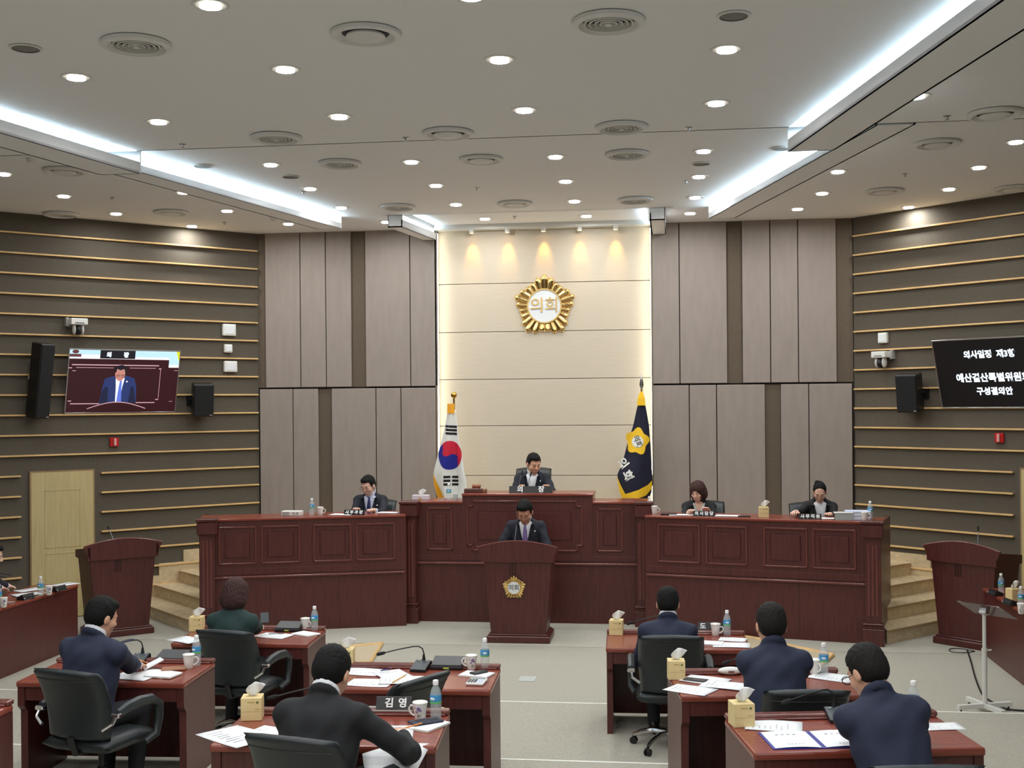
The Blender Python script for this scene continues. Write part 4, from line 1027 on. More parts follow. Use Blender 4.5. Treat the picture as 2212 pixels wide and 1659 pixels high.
mug('flowered mug beside the name plate, right front desk', (1546, 1373), z, 170); bottle('water bottle on the right front desk', (1571, 1373), z)
paper('upper paper at the right end of the right front desk', (1583, 1382), z, 80, .75); paper('lower paper at the right end of the right front desk', (1580, 1394), z, 88); pad('small stack of paper beside the right front chair', (1534, 1391), z, 80)
z = DZ['R2']
tissue('cube tissue box at the left end of the right middle desk', (1461, 1465), z, 4); mic('desk microphone before the man in the right middle row', (1655, 1462), z, 10)
mug('white mug half hidden at the right middle desk', (1760, 1456), z, 120); bottle('water bottle at the right end of the right middle desk', (1780, 1457), z)
paper('paper at the left front corner of the right middle desk', (1492, 1491), z, 62); paper('upper paper on the right middle desk', (1524, 1470), z, 66); paper('curled paper under the arm in the right middle row', (1566, 1482), z, 70, 1, .003); paper('paper beyond the chair in the right middle row', (1800, 1464), z, 60)
z = DZ['R3']
tissue('cube tissue box at the left end of the right foreground desk', (1602, 1566), z, 14); mic('desk microphone on the right foreground desk, stem bent left', (1808, 1555), z, 6)
paper('upper sheet at the left of the right foreground desk', (1672, 1569), z, 84); bottle('water bottle mostly hidden behind the right foreground man', (1974, 1556), z)
paper('sheet at the right of the right foreground man', (2036, 1570), z, 100, .7)
mat('folder_blue', (40, 44, 140), .5)
def build_folder():
    t = thing('open_folder', 'open blue folder with printed white pages, right foreground desk', 'folder')
    MB().box(-.26, .26, -.155, .155, 0, .003).build('cover', 'folder_blue', t)
    for s in (-1, 1):
        m = MB(); m.grid(lambda u, v: Vector((s * (.012 + u * .235), (v - .5) * .295, .005 + .005 * math.sin(math.pi * u))), 6, 5); pg = m.build('page', 'paper', t, smooth=True, angle=None)
        m = MB()
        for k in range(4): m.box(s * .13 - .06 + k * .03, s * .13 - .045 + k * .03, .07, .08, .0112, .0116)
        for k in range(5): m.box(s * .13 - .04 + k * .018, s * .13 - .03 + k * .018, -.1, -.095, .0112, .0116)
        m.build('print', 'ink', pg)
    return t
o = build_folder(); p = atz(1762, 1599, DZ['R3']); o.location = p + Vector((0, 0, .001)); o.rotation_euler = (0, 0, R(10))
# name plates
mat('plate_black', (12, 12, 14), .25); mat('plate_white', (240, 240, 240), .5); mat('clear_acrylic', (200, 210, 206), .1, alpha=.55)
def nameplate(label, body, loc, rz, w_=.30, h_=.085, size=.06, face=-1, name='name_plate', offx=0, sp=1.0):
    t = thing(name, label, 'name plate', loc, rz, 'black name plates')
    T = Matrix.Rotation(R(-14) * -face * -1 if face < 0 else R(14), 4, 'X')
    m = MB(); m.prism([(-.035, 0), (.035, 0), (.006, h_), (-.006, h_)], -w_ / 2, w_ / 2, 'x'); m.build('prism', 'plate_black', t)
    ang = math.atan2(.029, h_)
    Mx = (Matrix.Identity(4) if face < 0 else Matrix.Rotation(math.pi, 4, 'Z')) @ Matrix.Translation((offx, -.0215, h_ * .5)) @ Matrix.Rotation(R(90) - ang, 4, 'X')
    chars = [c for c in body if c != ' ']; pitch = sp if sp > 1 else 1.15
    for i, ch in enumerate(chars): lettering(ch, size, 'plate_white', t, Mx @ Matrix.Translation(((i - (len(chars) - 1) / 2) * pitch * size, 0, 0)), extrude=.0008, bold=size * .03)
    return t
def bench_plate(label, body, px, x_y, z, w_, h_, size, sp=1.0):
    p = aty(*px, x_y); return nameplate(label, body, (p.x, x_y, z + .001), 0, w_, h_, size, sp=sp)
bench_plate('black chairman name plate with two white characters', '의장', (1147, 1058), YCB + .12, ZCH, .56, .085, .088, 3.1)
p = atz(850, 1544, DZ['L3'])
t = nameplate('black name plate with white lettering on the left foreground desk', '김영', (p.x, p.y + .03, DZ['L3'] + .030), R(4), .20, .064, .056, offx=.012, sp=1.35)
MB().box(-.17, .11, -.05, .05, -.008, -.001, .002).build('acrylic_stand', 'clear_acrylic', t); MB().box(-.15, .10, -.04, .04, -.029, -.008, .004).build('foot', 'plate_black', t)
p = atz(1536, 1368, DZ['R1'])
t = nameplate('black name plate beside the mug on the right front desk', '도', (p.x, p.y + .03, DZ['R1'] + .024), R(2), .22, .066, .056, offx=-.068)
MB().box(-.22, .11, -.045, .045, -.006, -.001, .002).build('acrylic_stand', 'clear_acrylic', t); MB().box(-.20, .10, -.035, .035, -.023, -.006, .004).build('foot', 'plate_black', t)
def yb(px, off): # point on the bench wing top below a pixel column
    x = aty(px, 1118, 14.9).x; return wing_y(x, off)
for lab, body, px in (('black name plate before the man at the left bench wing', '사무과장', 766), ('black name plate before the woman with brown bob', '의사담당', 1521), ('black name plate before the woman with hair up', '사무직원', 1750)):
    y = yb(px, .14); bench_plate(lab, body, (px, 1112), y, ZW, .26, .062, .052)
def wing_item(fn, label, px, off, z=ZW, **k):
    y = yb(px, off); p = aty(px, 1115, y); return fn(label, p, z, **k)
def raw(key, builder, label, p, z, rot=0, grp=None): return spawn(key, builder, label, (p.x, p.y, z + .0008), R(rot), grp)
def at_bench(label, px, Y, z, key, builder, rot=0, grp=None): p = aty(px, 1100, Y); return spawn(key, builder, label, (p.x, Y, z + .0008), R(rot), grp)
at_bench('water bottle on the left bench wing beside the white box', 674, yb(674, .25), ZW, 'bottle', build_bottle, 0, 'water bottles')
at_bench('white mug on the left bench wing', 692, yb(692, .22), ZW, 'mug', build_mug, 200, 'flowered mugs with lids')
at_bench('water bottle beside the white flag on the centre bench', 970, YCB + .25, ZC, 'bottle', build_bottle, 0, 'water bottles')
at_bench('long lilac tissue box at the left of the centre bench', 910, YCB + .25, ZC, 'tissue_flat', build_tissue('flat'), 0, 'tissue boxes')
at_bench('water bottle behind the right pillar of the centre bench', 1403, yb(1407, .3), ZW, 'bottle', build_bottle, 0, 'water bottles')
at_bench('white mug left of the woman with brown bob', 1414, yb(1414, .2), ZW, 'mug', build_mug, 180, 'flowered mugs with lids')
at_bench('cube tissue box between the two women on the bench', 1650, yb(1650, .2), ZW, 'tissue_cube', build_tissue('cube'), 0, 'tissue boxes')
at_bench('water bottle at the right end of the bench behind papers', 1880, yb(1880, .33), ZW, 'bottle', build_bottle, 0, 'water bottles')
at_bench('white mug at the right end of the bench', 1868, yb(1868, .12), ZW, 'mug', build_mug, 180, 'flowered mugs with lids')
for lab, px, off, rot in (('paper left of the name plate on the left bench wing', 738, .2, 80), ('open papers right of the man at the left bench wing', 838, .3, 84), ('paper before the woman with brown bob', 1472, .2, 88), ('curled white paper right of the woman with brown bob', 1572, .25, 80), ('papers right of the woman with hair up', 1795, .28, 88)):
    at_bench(lab, px, yb(px, off), ZW, 'paper1', build_paper(1), rot, 'loose papers')
# odd things on the bench
p = aty(632, 1112, yb(632, .25)); t = thing('radio_box', 'flat white radio box on the left bench wing', 'radio', (p.x, yb(632, .25), ZW + .001))
MB().box(-.125, .125, -.07, .07, 0, .062, .006).build('case', 'white_plastic', t); MB().box(-.11, -.02, -.072, -.069, .01, .05).build('grille', 'grey_plastic', t)
for k in range(2): MB().lathe([(0, .004), (.014, .004), (.016, 0)], 12, Matrix.Translation((.04 + .045 * k, -.0705, .034)) @ Matrix.Rotation(R(90), 4, 'X')).build('dial', 'grey_plastic', t)
p = aty(1027, 1060, YCB + .16); t = thing('gavel_block', 'dark wooden sounding block left of the chairman', 'sounding block', (p.x, YCB + .16, ZCH + .001))
MB().box(-.14, .10, -.06, .06, 0, .05, .006).build('block', mat('walnut', (86, 52, 42), .4), t); MB().box(.10, .15, -.06, .06, 0, .045, .006).build('tray', mat('walnut_light', (128, 88, 64), .4), t)
t = thing('gavel', 'brown wooden gavel head lying on the sounding block', 'gavel', (p.x + .015, YCB + .16, ZCH + .053))
MB().lathe([(.020, -.055), (.027, -.05), (.027, -.03), (.023, -.02), (.023, .02), (.027, .03), (.027, .05), (.02, .055)], 16, Matrix.Translation((0, 0, .028)) @ Matrix.Rotation(R(90), 4, 'Y')).build('head', mat('gavel_wood', (150, 84, 56), .35), t, smooth=True)
MB().tube([(0, .02, .028), (0, .2, .02)], [.008, .011], 8).build('handle', 'gavel_wood', t, smooth=True)
for k, (b, q) in enumerate((((1120, 1050), (1127, 1025)), ((1141, 1050), (1146, 1028)))):
    B = aty(*b, YCB + .30); T_ = aty(*q, YCB + .34)
    t = thing('chairman_microphone', ('left', 'right')[k] + ' slim gooseneck microphone before the chairman', 'microphone', (B.x, YCB + .30, ZCH + .001))
    d = Vector((T_.x - B.x, .04, T_.z - ZCH)); gooseneck(t, [(0, 0, .0), (0, 0, .05), d * .6 + Vector((-.004, 0, .02)), d], .010, 'stem_grey')
    MB().lathe([(.05, 0), (.05, .015), (.02, .03)], 14).build('foot', 'black_plastic', t)
t = thing('drinking_glass', 'small clear glass beside the bottle on the centre bench', 'glass', (aty(984, 1078, YCB + .2).x, YCB + .2, ZC + .001))
MB().lathe([(0, .004), (.03, 0), (.034, .075), (.032, .075), (.028, .006)], 18).build('tumbler', 'clear_acrylic', t, smooth=True)
MB().lathe([(0, .04), (.0285, .04)], 16).build('water', 'water', t)
p = aty(1445, 1116, yb(1445, .2)); tag(MB().box(-.1, .1, -.06, .06, 0, .018, .004).build('flat_case', 'black_plastic'), 'flat black case left of the woman with brown bob', 'case').location = (p.x, yb(1445, .2), ZW + .001)
p = aty(1608, 1118, yb(1608, .2)); tag(MB().box(-.075, .075, -.04, .04, 0, .012, .004).build('dark_phone', 'device_dark'), 'dark phone lying between the two women on the bench', 'phone').location = (p.x, yb(1608, .2), ZW + .001)
p = aty(1822, 1116, yb(1822, .14)); t = thing('card_holder', 'small metal and glass card holder on the right bench wing', 'card holder', (p.x, yb(1822, .14), ZW + .001))
MB().box(-.10, .10, -.045, -.035, 0, .085, .003).build('front_glass', 'clear_acrylic', t); MB().box(-.10, .10, .035, .045, 0, .085, .003).build('back_plate', 'steel', t); MB().box(-.11, .11, -.05, .05, .08, .092, .003).build('lid', 'white_plastic', t)
p = aty(1853, 1113, yb(1853, .26)); yy_ = yb(1853, .26)
for k in range(5): tag(MB().box(-.105 + .004 * (k % 2), .105 + .004 * (k % 2), -.14, .14, 0, .020, .003).build('paper_bundle', 'paper' if k % 2 else mat('bundle_blue', (196, 204, 226), .8)), 'paper bundle, %s from the top of the pile at right bench end' % ORD[4 - k], 'paper bundle', 'pile of paper bundles').matrix_world = Matrix.Translation((p.x, yy_, ZW + .001 + .0208 * k)) @ Matrix.Rotation(R(84 + 4 * (k % 3)), 4, 'Z')
# phones, calculator, pens and the like
def phone(label, px, z, rot, mt='device_dark', s=1):
    p = atz(*px, z); t = thing('phone', label, 'phone', (p.x, p.y, z + .001), R(rot), 'phones'); MB().box(-.038 * s, .038 * s, -.078 * s, .078 * s, 0, .012, .004).build('body', mt, t); MB().box(-.02 * s, .012 * s, .02 * s, .06 * s, .012, .014, .001).build('camera_island', 'black_plastic', t)
mat('navy_case', (30, 34, 56), .5)
phone('navy phone case on the pad, left foreground desk', (920, 1561), DZ['L3'] + .013, -52, 'navy_case', 1.15)
phone('dark phone on the white pad, calculator desk', (1035, 1454), DZ['L2i'] + .013, -40, 'device_dark', .8)
phone('black phone beside the tissue box, right middle desk', (1503, 1471), DZ['R2'], 70, 'device_dark')
p = atz(1030, 1476, DZ['L2i']); t = thing('calculator', 'white desk calculator at the front edge of the calculator desk', 'calculator', (p.x, p.y, DZ['L2i'] + .001), R(-3))
MB().box(-.06, .06, -.08, .08, 0, .02, .006).build('body', 'white_plastic', t); MB().box(-.05, .05, .035, .065, .0195, .0215).build('display', mat('lcd', (120, 140, 136), .3), t)
for i in range(4):
    for j in range(5): MB().box(-.05 + j * .0205, -.034 + j * .0205, -.068 + i * .023, -.05 + i * .023, .0195, .023, .001).build('key', 'device_grey' if j < 3 else 'bundle_blue', t)
def pen(label, a, b, z, mt):
    A, B = atz(*a, z), atz(*b, z); t = thing('pen', label, 'pen', (A.x, A.y, z + .006), 0, 'pens')
    d = B - A; MB().tube([(0, 0, 0), d * .88], .004, 6).build('barrel', mt, t); MB().tube([d * .88, d], [.004, .0008], 6).build('tip', 'steel', t)
mat('pen_blue', (40, 48, 120), .4); mat('pencil', (214, 170, 90), .5)
pen('blue pen across the papers on the calculator desk', (823, 1450), (846, 1445), DZ['L2i'] + .006, 'pen_blue'); pen('yellow pencil on the papers, calculator desk', (848, 1476), (880, 1458), DZ['L2i'] + .012, 'pencil')
pen('pen by the black phone, right middle desk', (1510, 1468), (1528, 1470), DZ['R2'] + .004, 'pen_blue'); pen('blue pen on the left side desk', (14, 1302), (34, 1301), .736, 'plate_white')
p = atz(376, 1447, DZ['L2o']); tag(MB().box(-.05, .05, -.085, .085, 0, .016, .006).build('wallet', mat('tan_leather', (150, 98, 66), .5)), 'tan leather wallet on the far left writing man\'s desk', 'wallet').matrix_world = Matrix.Translation((p.x, p.y, DZ['L2o'] + .001)) @ Matrix.Rotation(R(-70), 4, 'Z')
p = atz(1578, 1458, DZ['R2']); t = thing('spectacle_case', 'white spectacle case on the right middle desk', 'case', (p.x, p.y, DZ['R2'] + .001), R(8)); MB().ell((0, 0, .028), (.085, .032, .027), 20, 10).build('shell', 'white_plastic', t, smooth=True); MB().box(-.02, .02, -.034, -.031, .02, .034).build('clasp', 'steel', t)
def glasses_geo(parent, M, mt, w_=.029):
    m = MB()
    for s in (-1, 1):
        m.tube([M @ Vector((s * .034 + w_ * math.cos(a), 0, .019 * math.sin(a))) for a in np.linspace(0, 2 * math.pi, 15)], .0024, 5, caps=False)
        m.tube([M @ Vector((s * .063, 0, .004)), M @ Vector((s * .074, -.02, .004)), M @ Vector((s * .079, -.10, -.002))], .0018, 5)
    m.tube([M @ Vector((-.006, .002, .006)), M @ Vector((.006, .002, .006))], .0018, 5)
    return m.build('frame', mt, parent)
p = atz(597, 1371, DZ['L1']); t = thing('spectacles', 'folded spectacles lying on paper, left front desk', 'spectacles', (p.x, p.y, DZ['L1'] + .006), R(10)); glasses_geo(t, Matrix.Translation((0, 0, .004)) @ Matrix.Rotation(R(80), 4, 'X'), 'black_plastic')
MB().lathe([(0, .0015), (.026, .0015)], 12, Matrix.Translation((.034, 0, .002))).build('lens', 'clear_acrylic', t); MB().lathe([(0, .0015), (.026, .0015)], 12, Matrix.Translation((-.034, 0, .002))).build('lens', 'clear_acrylic', t)
# side desk things
zS = .735
bottle('water bottle on the left side desk beside papers', (88, 1287), zS); mug('white mug beside the bottle on the left side desk', (106, 1285), zS, 30); mug('white mug at the left photo edge', (8, 1312), zS, 30); bottle('water bottle cut by the left photo edge', (-2, 1306), zS)
paper('upper papers near the left lectern on the side desk', (140, 1263), zS, -20); paper('papers before the man at the left photo edge', (62, 1275), zS, -30); paper('lower papers on the left side desk', (58, 1285), zS, -40, 1, .003)
bottle('water bottle on the right side desk beside the lectern', (2163, 1282), zS); tissue('cube tissue box on the right side desk', (2190, 1297), zS, 20); bottle('water bottle at the right photo edge', (2206, 1313), zS); mug('white mug at the right photo edge', (2207, 1326), zS, 60)
def build_unit():
    t = thing('voting_unit', '', 'control unit')
    m = MB(); m.prism([(-.05, 0), (.05, 0), (.05, .03), (-.02, .06)], -.09, .09, 'x'); m.build('case', 'black_plastic', t)
    m = MB()
    for k in range(4): m.box(-.07 + k * .04, -.045 + k * .04, -.047, -.036, .012, .035, .002)
    m.build('keys', 'device_grey', t); MB().ell((-.08, -.045, .02), (.007, .004, .007), 8, 6).build('lamp', 'white_plastic', t)
    return t
for lab, px, rot in (('black control unit near the bottle on the left side desk', (57, 1294), 80), ('black control unit near the lectern on the left side desk', (127, 1276), 80), ('black control unit on the right side desk behind the stand', (2150, 1285), -80), ('black control unit on the right side desk by the mug', (2183, 1306), -80)):
    p = atz(*px, zS); spawn('unit', build_unit, lab, (p.x, p.y, zS + .001), R(rot), 'black control units')
# reading stand and cables
B = atz(2128, 1537, 0); t = thing('reading_stand', 'white metal stand with clear tilted plate before the right side desk', 'reading stand', (B.x, B.y, 0), R(0))
mat('stand_white', (214, 214, 208), .4); mat('acrylic_smoke', (96, 84, 84), .1, alpha=.5)
for k in range(4):
    a = R(20 + 90 * k); c, s = math.cos(a), math.sin(a)
    M0 = Matrix.Rotation(a, 4, 'Z')
    lg = MB().box(0, .27, -.02, .02, .035, .075, .002, M=M0).build('foot_bar', 'stand_white', t)
    MB().lathe([(.03, 0), (.03, .006), (.008, .015), (.008, .036)], 12, Matrix.Translation((c * .24, s * .24, 0))).build('foot_pad', 'black_plastic', lg)
ztop = aty(2118, 1320, B.y).z
MB().tube([(0, 0, .04), (0, 0, ztop * .62)], .022, 10).build('pole', 'stand_white', t, smooth=True); MB().tube([(0, 0, ztop * .6), (0, 0, ztop)], .017, 10).build('upper_pole', 'stand_white', t, smooth=True)
MB().lathe([(.026, 0), (.026, .03)], 12, Matrix.Translation((0, 0, ztop * .6))).tube([(.02, 0, ztop * .61), (.06, 0, ztop * .615)], .008, 6).build('clamp', 'stand_white', t)
M0 = Matrix.Translation((0, 0, ztop)) @ Matrix.Rotation(R(-48), 4, 'Z') @ Matrix.Rotation(R(-26), 4, 'X')
pl = MB().box(-.22, .22, -.12, .20, .02, .026, .002, M=M0).build('clear_plate', 'acrylic_smoke', t)
for s in (-1, 1): MB().box(s * .19 - .015, s * .19 + .015, -.11, .0, .027, .029, M=M0).build('white_tape', 'plate_white', pl)
MB().box(-.035, .035, -.03, .03, -.03, .02, .006, M=M0).build('tilt_joint', 'steel', t)
def cable(label, pts, r=.008, mt='black_plastic'):
    P = [Vector(q) for q in pts]; o = P[0].copy(); t = MB()
    cr = []
    for i in range(len(P) - 1):
        p0, p1, p2, p3 = P[max(0, i - 1)], P[i], P[i + 1], P[min(len(P) - 1, i + 2)]
        for k in range(6):
            u = k / 6; cr.append(.5 * ((2 * p1) + (-p0 + p2) * u + (2 * p0 - 5 * p1 + 4 * p2 - p3) * u * u + (-p0 + 3 * p1 - 3 * p2 + p3) * u ** 3) - o)
    cr.append(P[-1] - o); t.tube(cr, r, 6); ob = t.build('cable', mt, smooth=True); ob.location = o; tag(ob, label, 'cable'); return ob
cz = .009
cable('black cable running from the right lectern past the reading stand', [atz(2090, 1405, cz), atz(2098, 1430, cz), atz(2106, 1460, cz), atz(2117, 1490, cz), atz(2128, 1506, cz), atz(2150, 1520, cz), atz(2180, 1532, cz), atz(2230, 1536, cz)], .009)
cable('thin cable loop at the foot of the right lectern', [atz(2104, 1406, cz), atz(2075, 1401, cz), atz(2052, 1402, cz), atz(2056, 1408, cz), atz(2085, 1410, cz), atz(2106, 1407, cz)], .005)
# pale wood floor ramps behind the front desks
def ramp(label, pxs):
    pts = [atz(x, y, 0) for x, y in pxs]; o = sum(pts, Vector()) / len(pts)
    t = thing('floor_ramp', label, 'ramp', (o.x, o.y, 0))
    q = [(p.x - o.x, p.y - o.y) for p in pts]
    m = MB(); m.prism(q, .001, .012, 'z'); m.build('board', mat('ramp_board', (190, 174, 146), .7, noise=.05, scale=30), t)
    for (a, b) in zip(q, q[1:] + q[:1]):
        m = MB(); m.tube([(a[0], a[1], .014), (b[0], b[1], .014)], .020, 6); m.build('edge_strip', 'slat_wood', t)
ramp('pale wooden floor ramp behind the left front desk', [(640, 1412), (826, 1392), (800, 1434), (690, 1440)])
ramp('pale wooden floor ramp behind the right front desk', [(1560, 1372), (1625, 1380), (1800, 1417), (1770, 1445), (1640, 1430)])
# ================================================================== PEOPLE
def cap(P, a, b, r1, r2):
    a = np.asarray(a, np.float32); ba = np.asarray(b, np.float32) - a; pa = P - a
    h = np.clip(pa @ ba / max(1e-9, float(ba @ ba)), 0, 1)
    d = pa - h[:, None] * ba
    return np.sqrt(np.einsum('ij,ij->i', d, d)) - (r1 + (r2 - r1) * h)
def elp(P, c, r, A=None):
    q = P - np.asarray(c, np.float32)
    if A is not None: q = q @ np.asarray(A, np.float32)      # columns of A are the axes
    r = np.asarray(r, np.float32); k0 = np.sqrt(((q / r) ** 2).sum(1)); k1 = np.sqrt(((q / (r * r)) ** 2).sum(1)) + 1e-9
    return k0 * (k0 - 1) / k1
def smin(a, b, k):
    h = np.clip(.5 + .5 * (b - a) / k, 0, 1); return b + (a - b) * h - k * h * (1 - h)
def smax(a, b, k): return -smin(-a, -b, k)
def surf(f, lo, hi, h, name, material):
    """surface nets of a signed distance function, sampled only near the surface"""
    lo = np.asarray(lo, np.float32); hi = np.asarray(hi, np.float32); q = 3
    n = (np.ceil((hi - lo) / (h * q)).astype(int)) * q + q
    nc = n // q + 1
    g = np.stack(np.meshgrid(*[lo[i] + np.arange(nc[i], dtype=np.float32) * h * q - h for i in range(3)], indexing='ij'), -1)
    dc = f(g.reshape(-1, 3)).reshape(nc)
    D = np.repeat(np.repeat(np.repeat(dc, q, 0), q, 1), q, 2)[:n[0], :n[1], :n[2]].copy()
    idx = np.argwhere(np.abs(D) < h * q * 1.9)
    pts = (lo + idx * h).astype(np.float32); D[tuple(idx.T)] = f(pts)
    s = D < 0
    cnt = sum(s[i:n[0] - 1 + i, j:n[1] - 1 + j, k:n[2] - 1 + k].astype(np.int8) for i in (0, 1) for j in (0, 1) for k in (0, 1))
    act = np.argwhere((cnt > 0) & (cnt < 8)); acc = np.zeros((len(act), 3)); num = np.zeros(len(act))
    for ax in range(3):
        o1, o2 = [(1, 2), (0, 2), (0, 1)][ax]
        for i in (0, 1):
            for j in (0, 1):
                A = act.copy(); A[:, o1] += i; A[:, o2] += j; B = A.copy(); B[:, ax] += 1
                da, db = D[tuple(A.T)], D[tuple(B.T)]; mk = (da < 0) != (db < 0)
                t = np.where(mk, da / np.where(mk, da - db, 1), 0); pos = A.astype(float); pos[:, ax] += t
                acc[mk] += pos[mk]; num[mk] += 1
    V = lo + (acc / num[:, None]) * h
    im = -np.ones(n, np.int64); im[tuple(act.T)] = np.arange(len(act)); FC = []
    for ax in range(3):
        o1, o2 = [(1, 2), (2, 0), (0, 1)][ax]
        sl = [slice(None)] * 3; sl[ax] = slice(0, n[ax] - 1); sh = [slice(None)] * 3; sh[ax] = slice(1, n[ax])
        E = np.argwhere(s[tuple(sl)] != s[tuple(sh)]); E = E[(E[:, o1] > 0) & (E[:, o2] > 0)]
        neg = s[tuple(E.T)]
        def at(i, j):
            C = E.copy(); C[:, o1] -= i; C[:, o2] -= j; return im[tuple(C.T)]
        Q = np.stack([at(0, 0), at(1, 0), at(1, 1), at(0, 1)], 1); Q[~neg] = Q[~neg][:, ::-1]; FC.append(Q)
    Q = np.concatenate(FC); Q = Q[(Q >= 0).all(1)]
    me = bpy.data.meshes.new(name); me.vertices.add(len(V)); me.vertices.foreach_set('co', V.astype(np.float32).ravel())
    me.loops.add(Q.size); me.loops.foreach_set('vertex_index', Q.ravel().astype(np.int32))
    me.polygons.add(len(Q)); me.polygons.foreach_set('loop_start', np.arange(0, Q.size, 4, dtype=np.int32))
    me.update(calc_edges=True); me.validate()
    me.polygons.foreach_set('use_smooth', [True] * len(me.polygons)); me.materials.append(MATS[material] if isinstance(material, str) else material)
    return me
mat('skin', (212, 162, 134), .5, noise=.04, scale=30); mat('skin_fair', (228, 186, 164), .5, noise=.03, scale=30); mat('skin_dark', (196, 144, 116), .5, noise=.04, scale=30)
mat('hair_black', (13, 12, 12), .75, spec=.25, noise=.35, scale=30, stretch=(6, 6, 1), bump=.5); mat('hair_brown', (64, 43, 40), .75, spec=.25, noise=.35, scale=30, stretch=(6, 6, 1), bump=.5); mat('hair_grey', (26, 23, 22), .75, spec=.25, noise=.4, scale=30, stretch=(6, 6, 1), bump=.5)
mat('suit_navy', (30, 36, 56), .8, noise=.10, scale=160); mat('suit_ink', (25, 29, 42), .8, noise=.10, scale=160); mat('suit_black', (20, 21, 25), .8, noise=.10, scale=160); mat('suit_green', (26, 52, 50), .8, noise=.1, scale=160); mat('suit_blue', (31, 37, 60), .8, noise=.1, scale=160)
mat('trouser_dark', (22, 23, 28), .85); mat('shirt_white', (232, 234, 238), .7); mat('shirt_blue', (206, 212, 232), .7); mat('blouse_grey', (186, 190, 192), .7)
mat('tie_navy', (36, 40, 92), .5, noise=.2, scale=60); mat('tie_purple', (122, 104, 158), .5, noise=.35, scale=60); mat('shoe_black', (16, 16, 17), .3); mat('lip', (176, 104, 96), .5); mat('brow', (40, 32, 30), .7); mat('gold_rim', (150, 110, 80), .35, metal=.6)
def rotm(ax, a):
    c, s = math.cos(a), math.sin(a)
    return np.array({'x': [[1, 0, 0], [0, c, -s], [0, s, c]], 'y': [[c, 0, s], [0, 1, 0], [-s, 0, c]], 'z': [[c, -s, 0], [s, c, 0], [0, 0, 1]]}[ax])
def ik(a, b, l1, l2, hint):
    d = b - a; L = np.linalg.norm(d); Lm = min(L, (l1 + l2) * .995)
    if L > Lm: b = a + d / L * Lm; L = Lm
    u = d / np.linalg.norm(d); x = (l1 * l1 - l2 * l2 + L * L) / (2 * L); hgt = math.sqrt(max(0, l1 * l1 - x * x))
    p = hint - u * (hint @ u); p = p / (np.linalg.norm(p) + 1e-9)
    return a + u * x + p * hgt, b
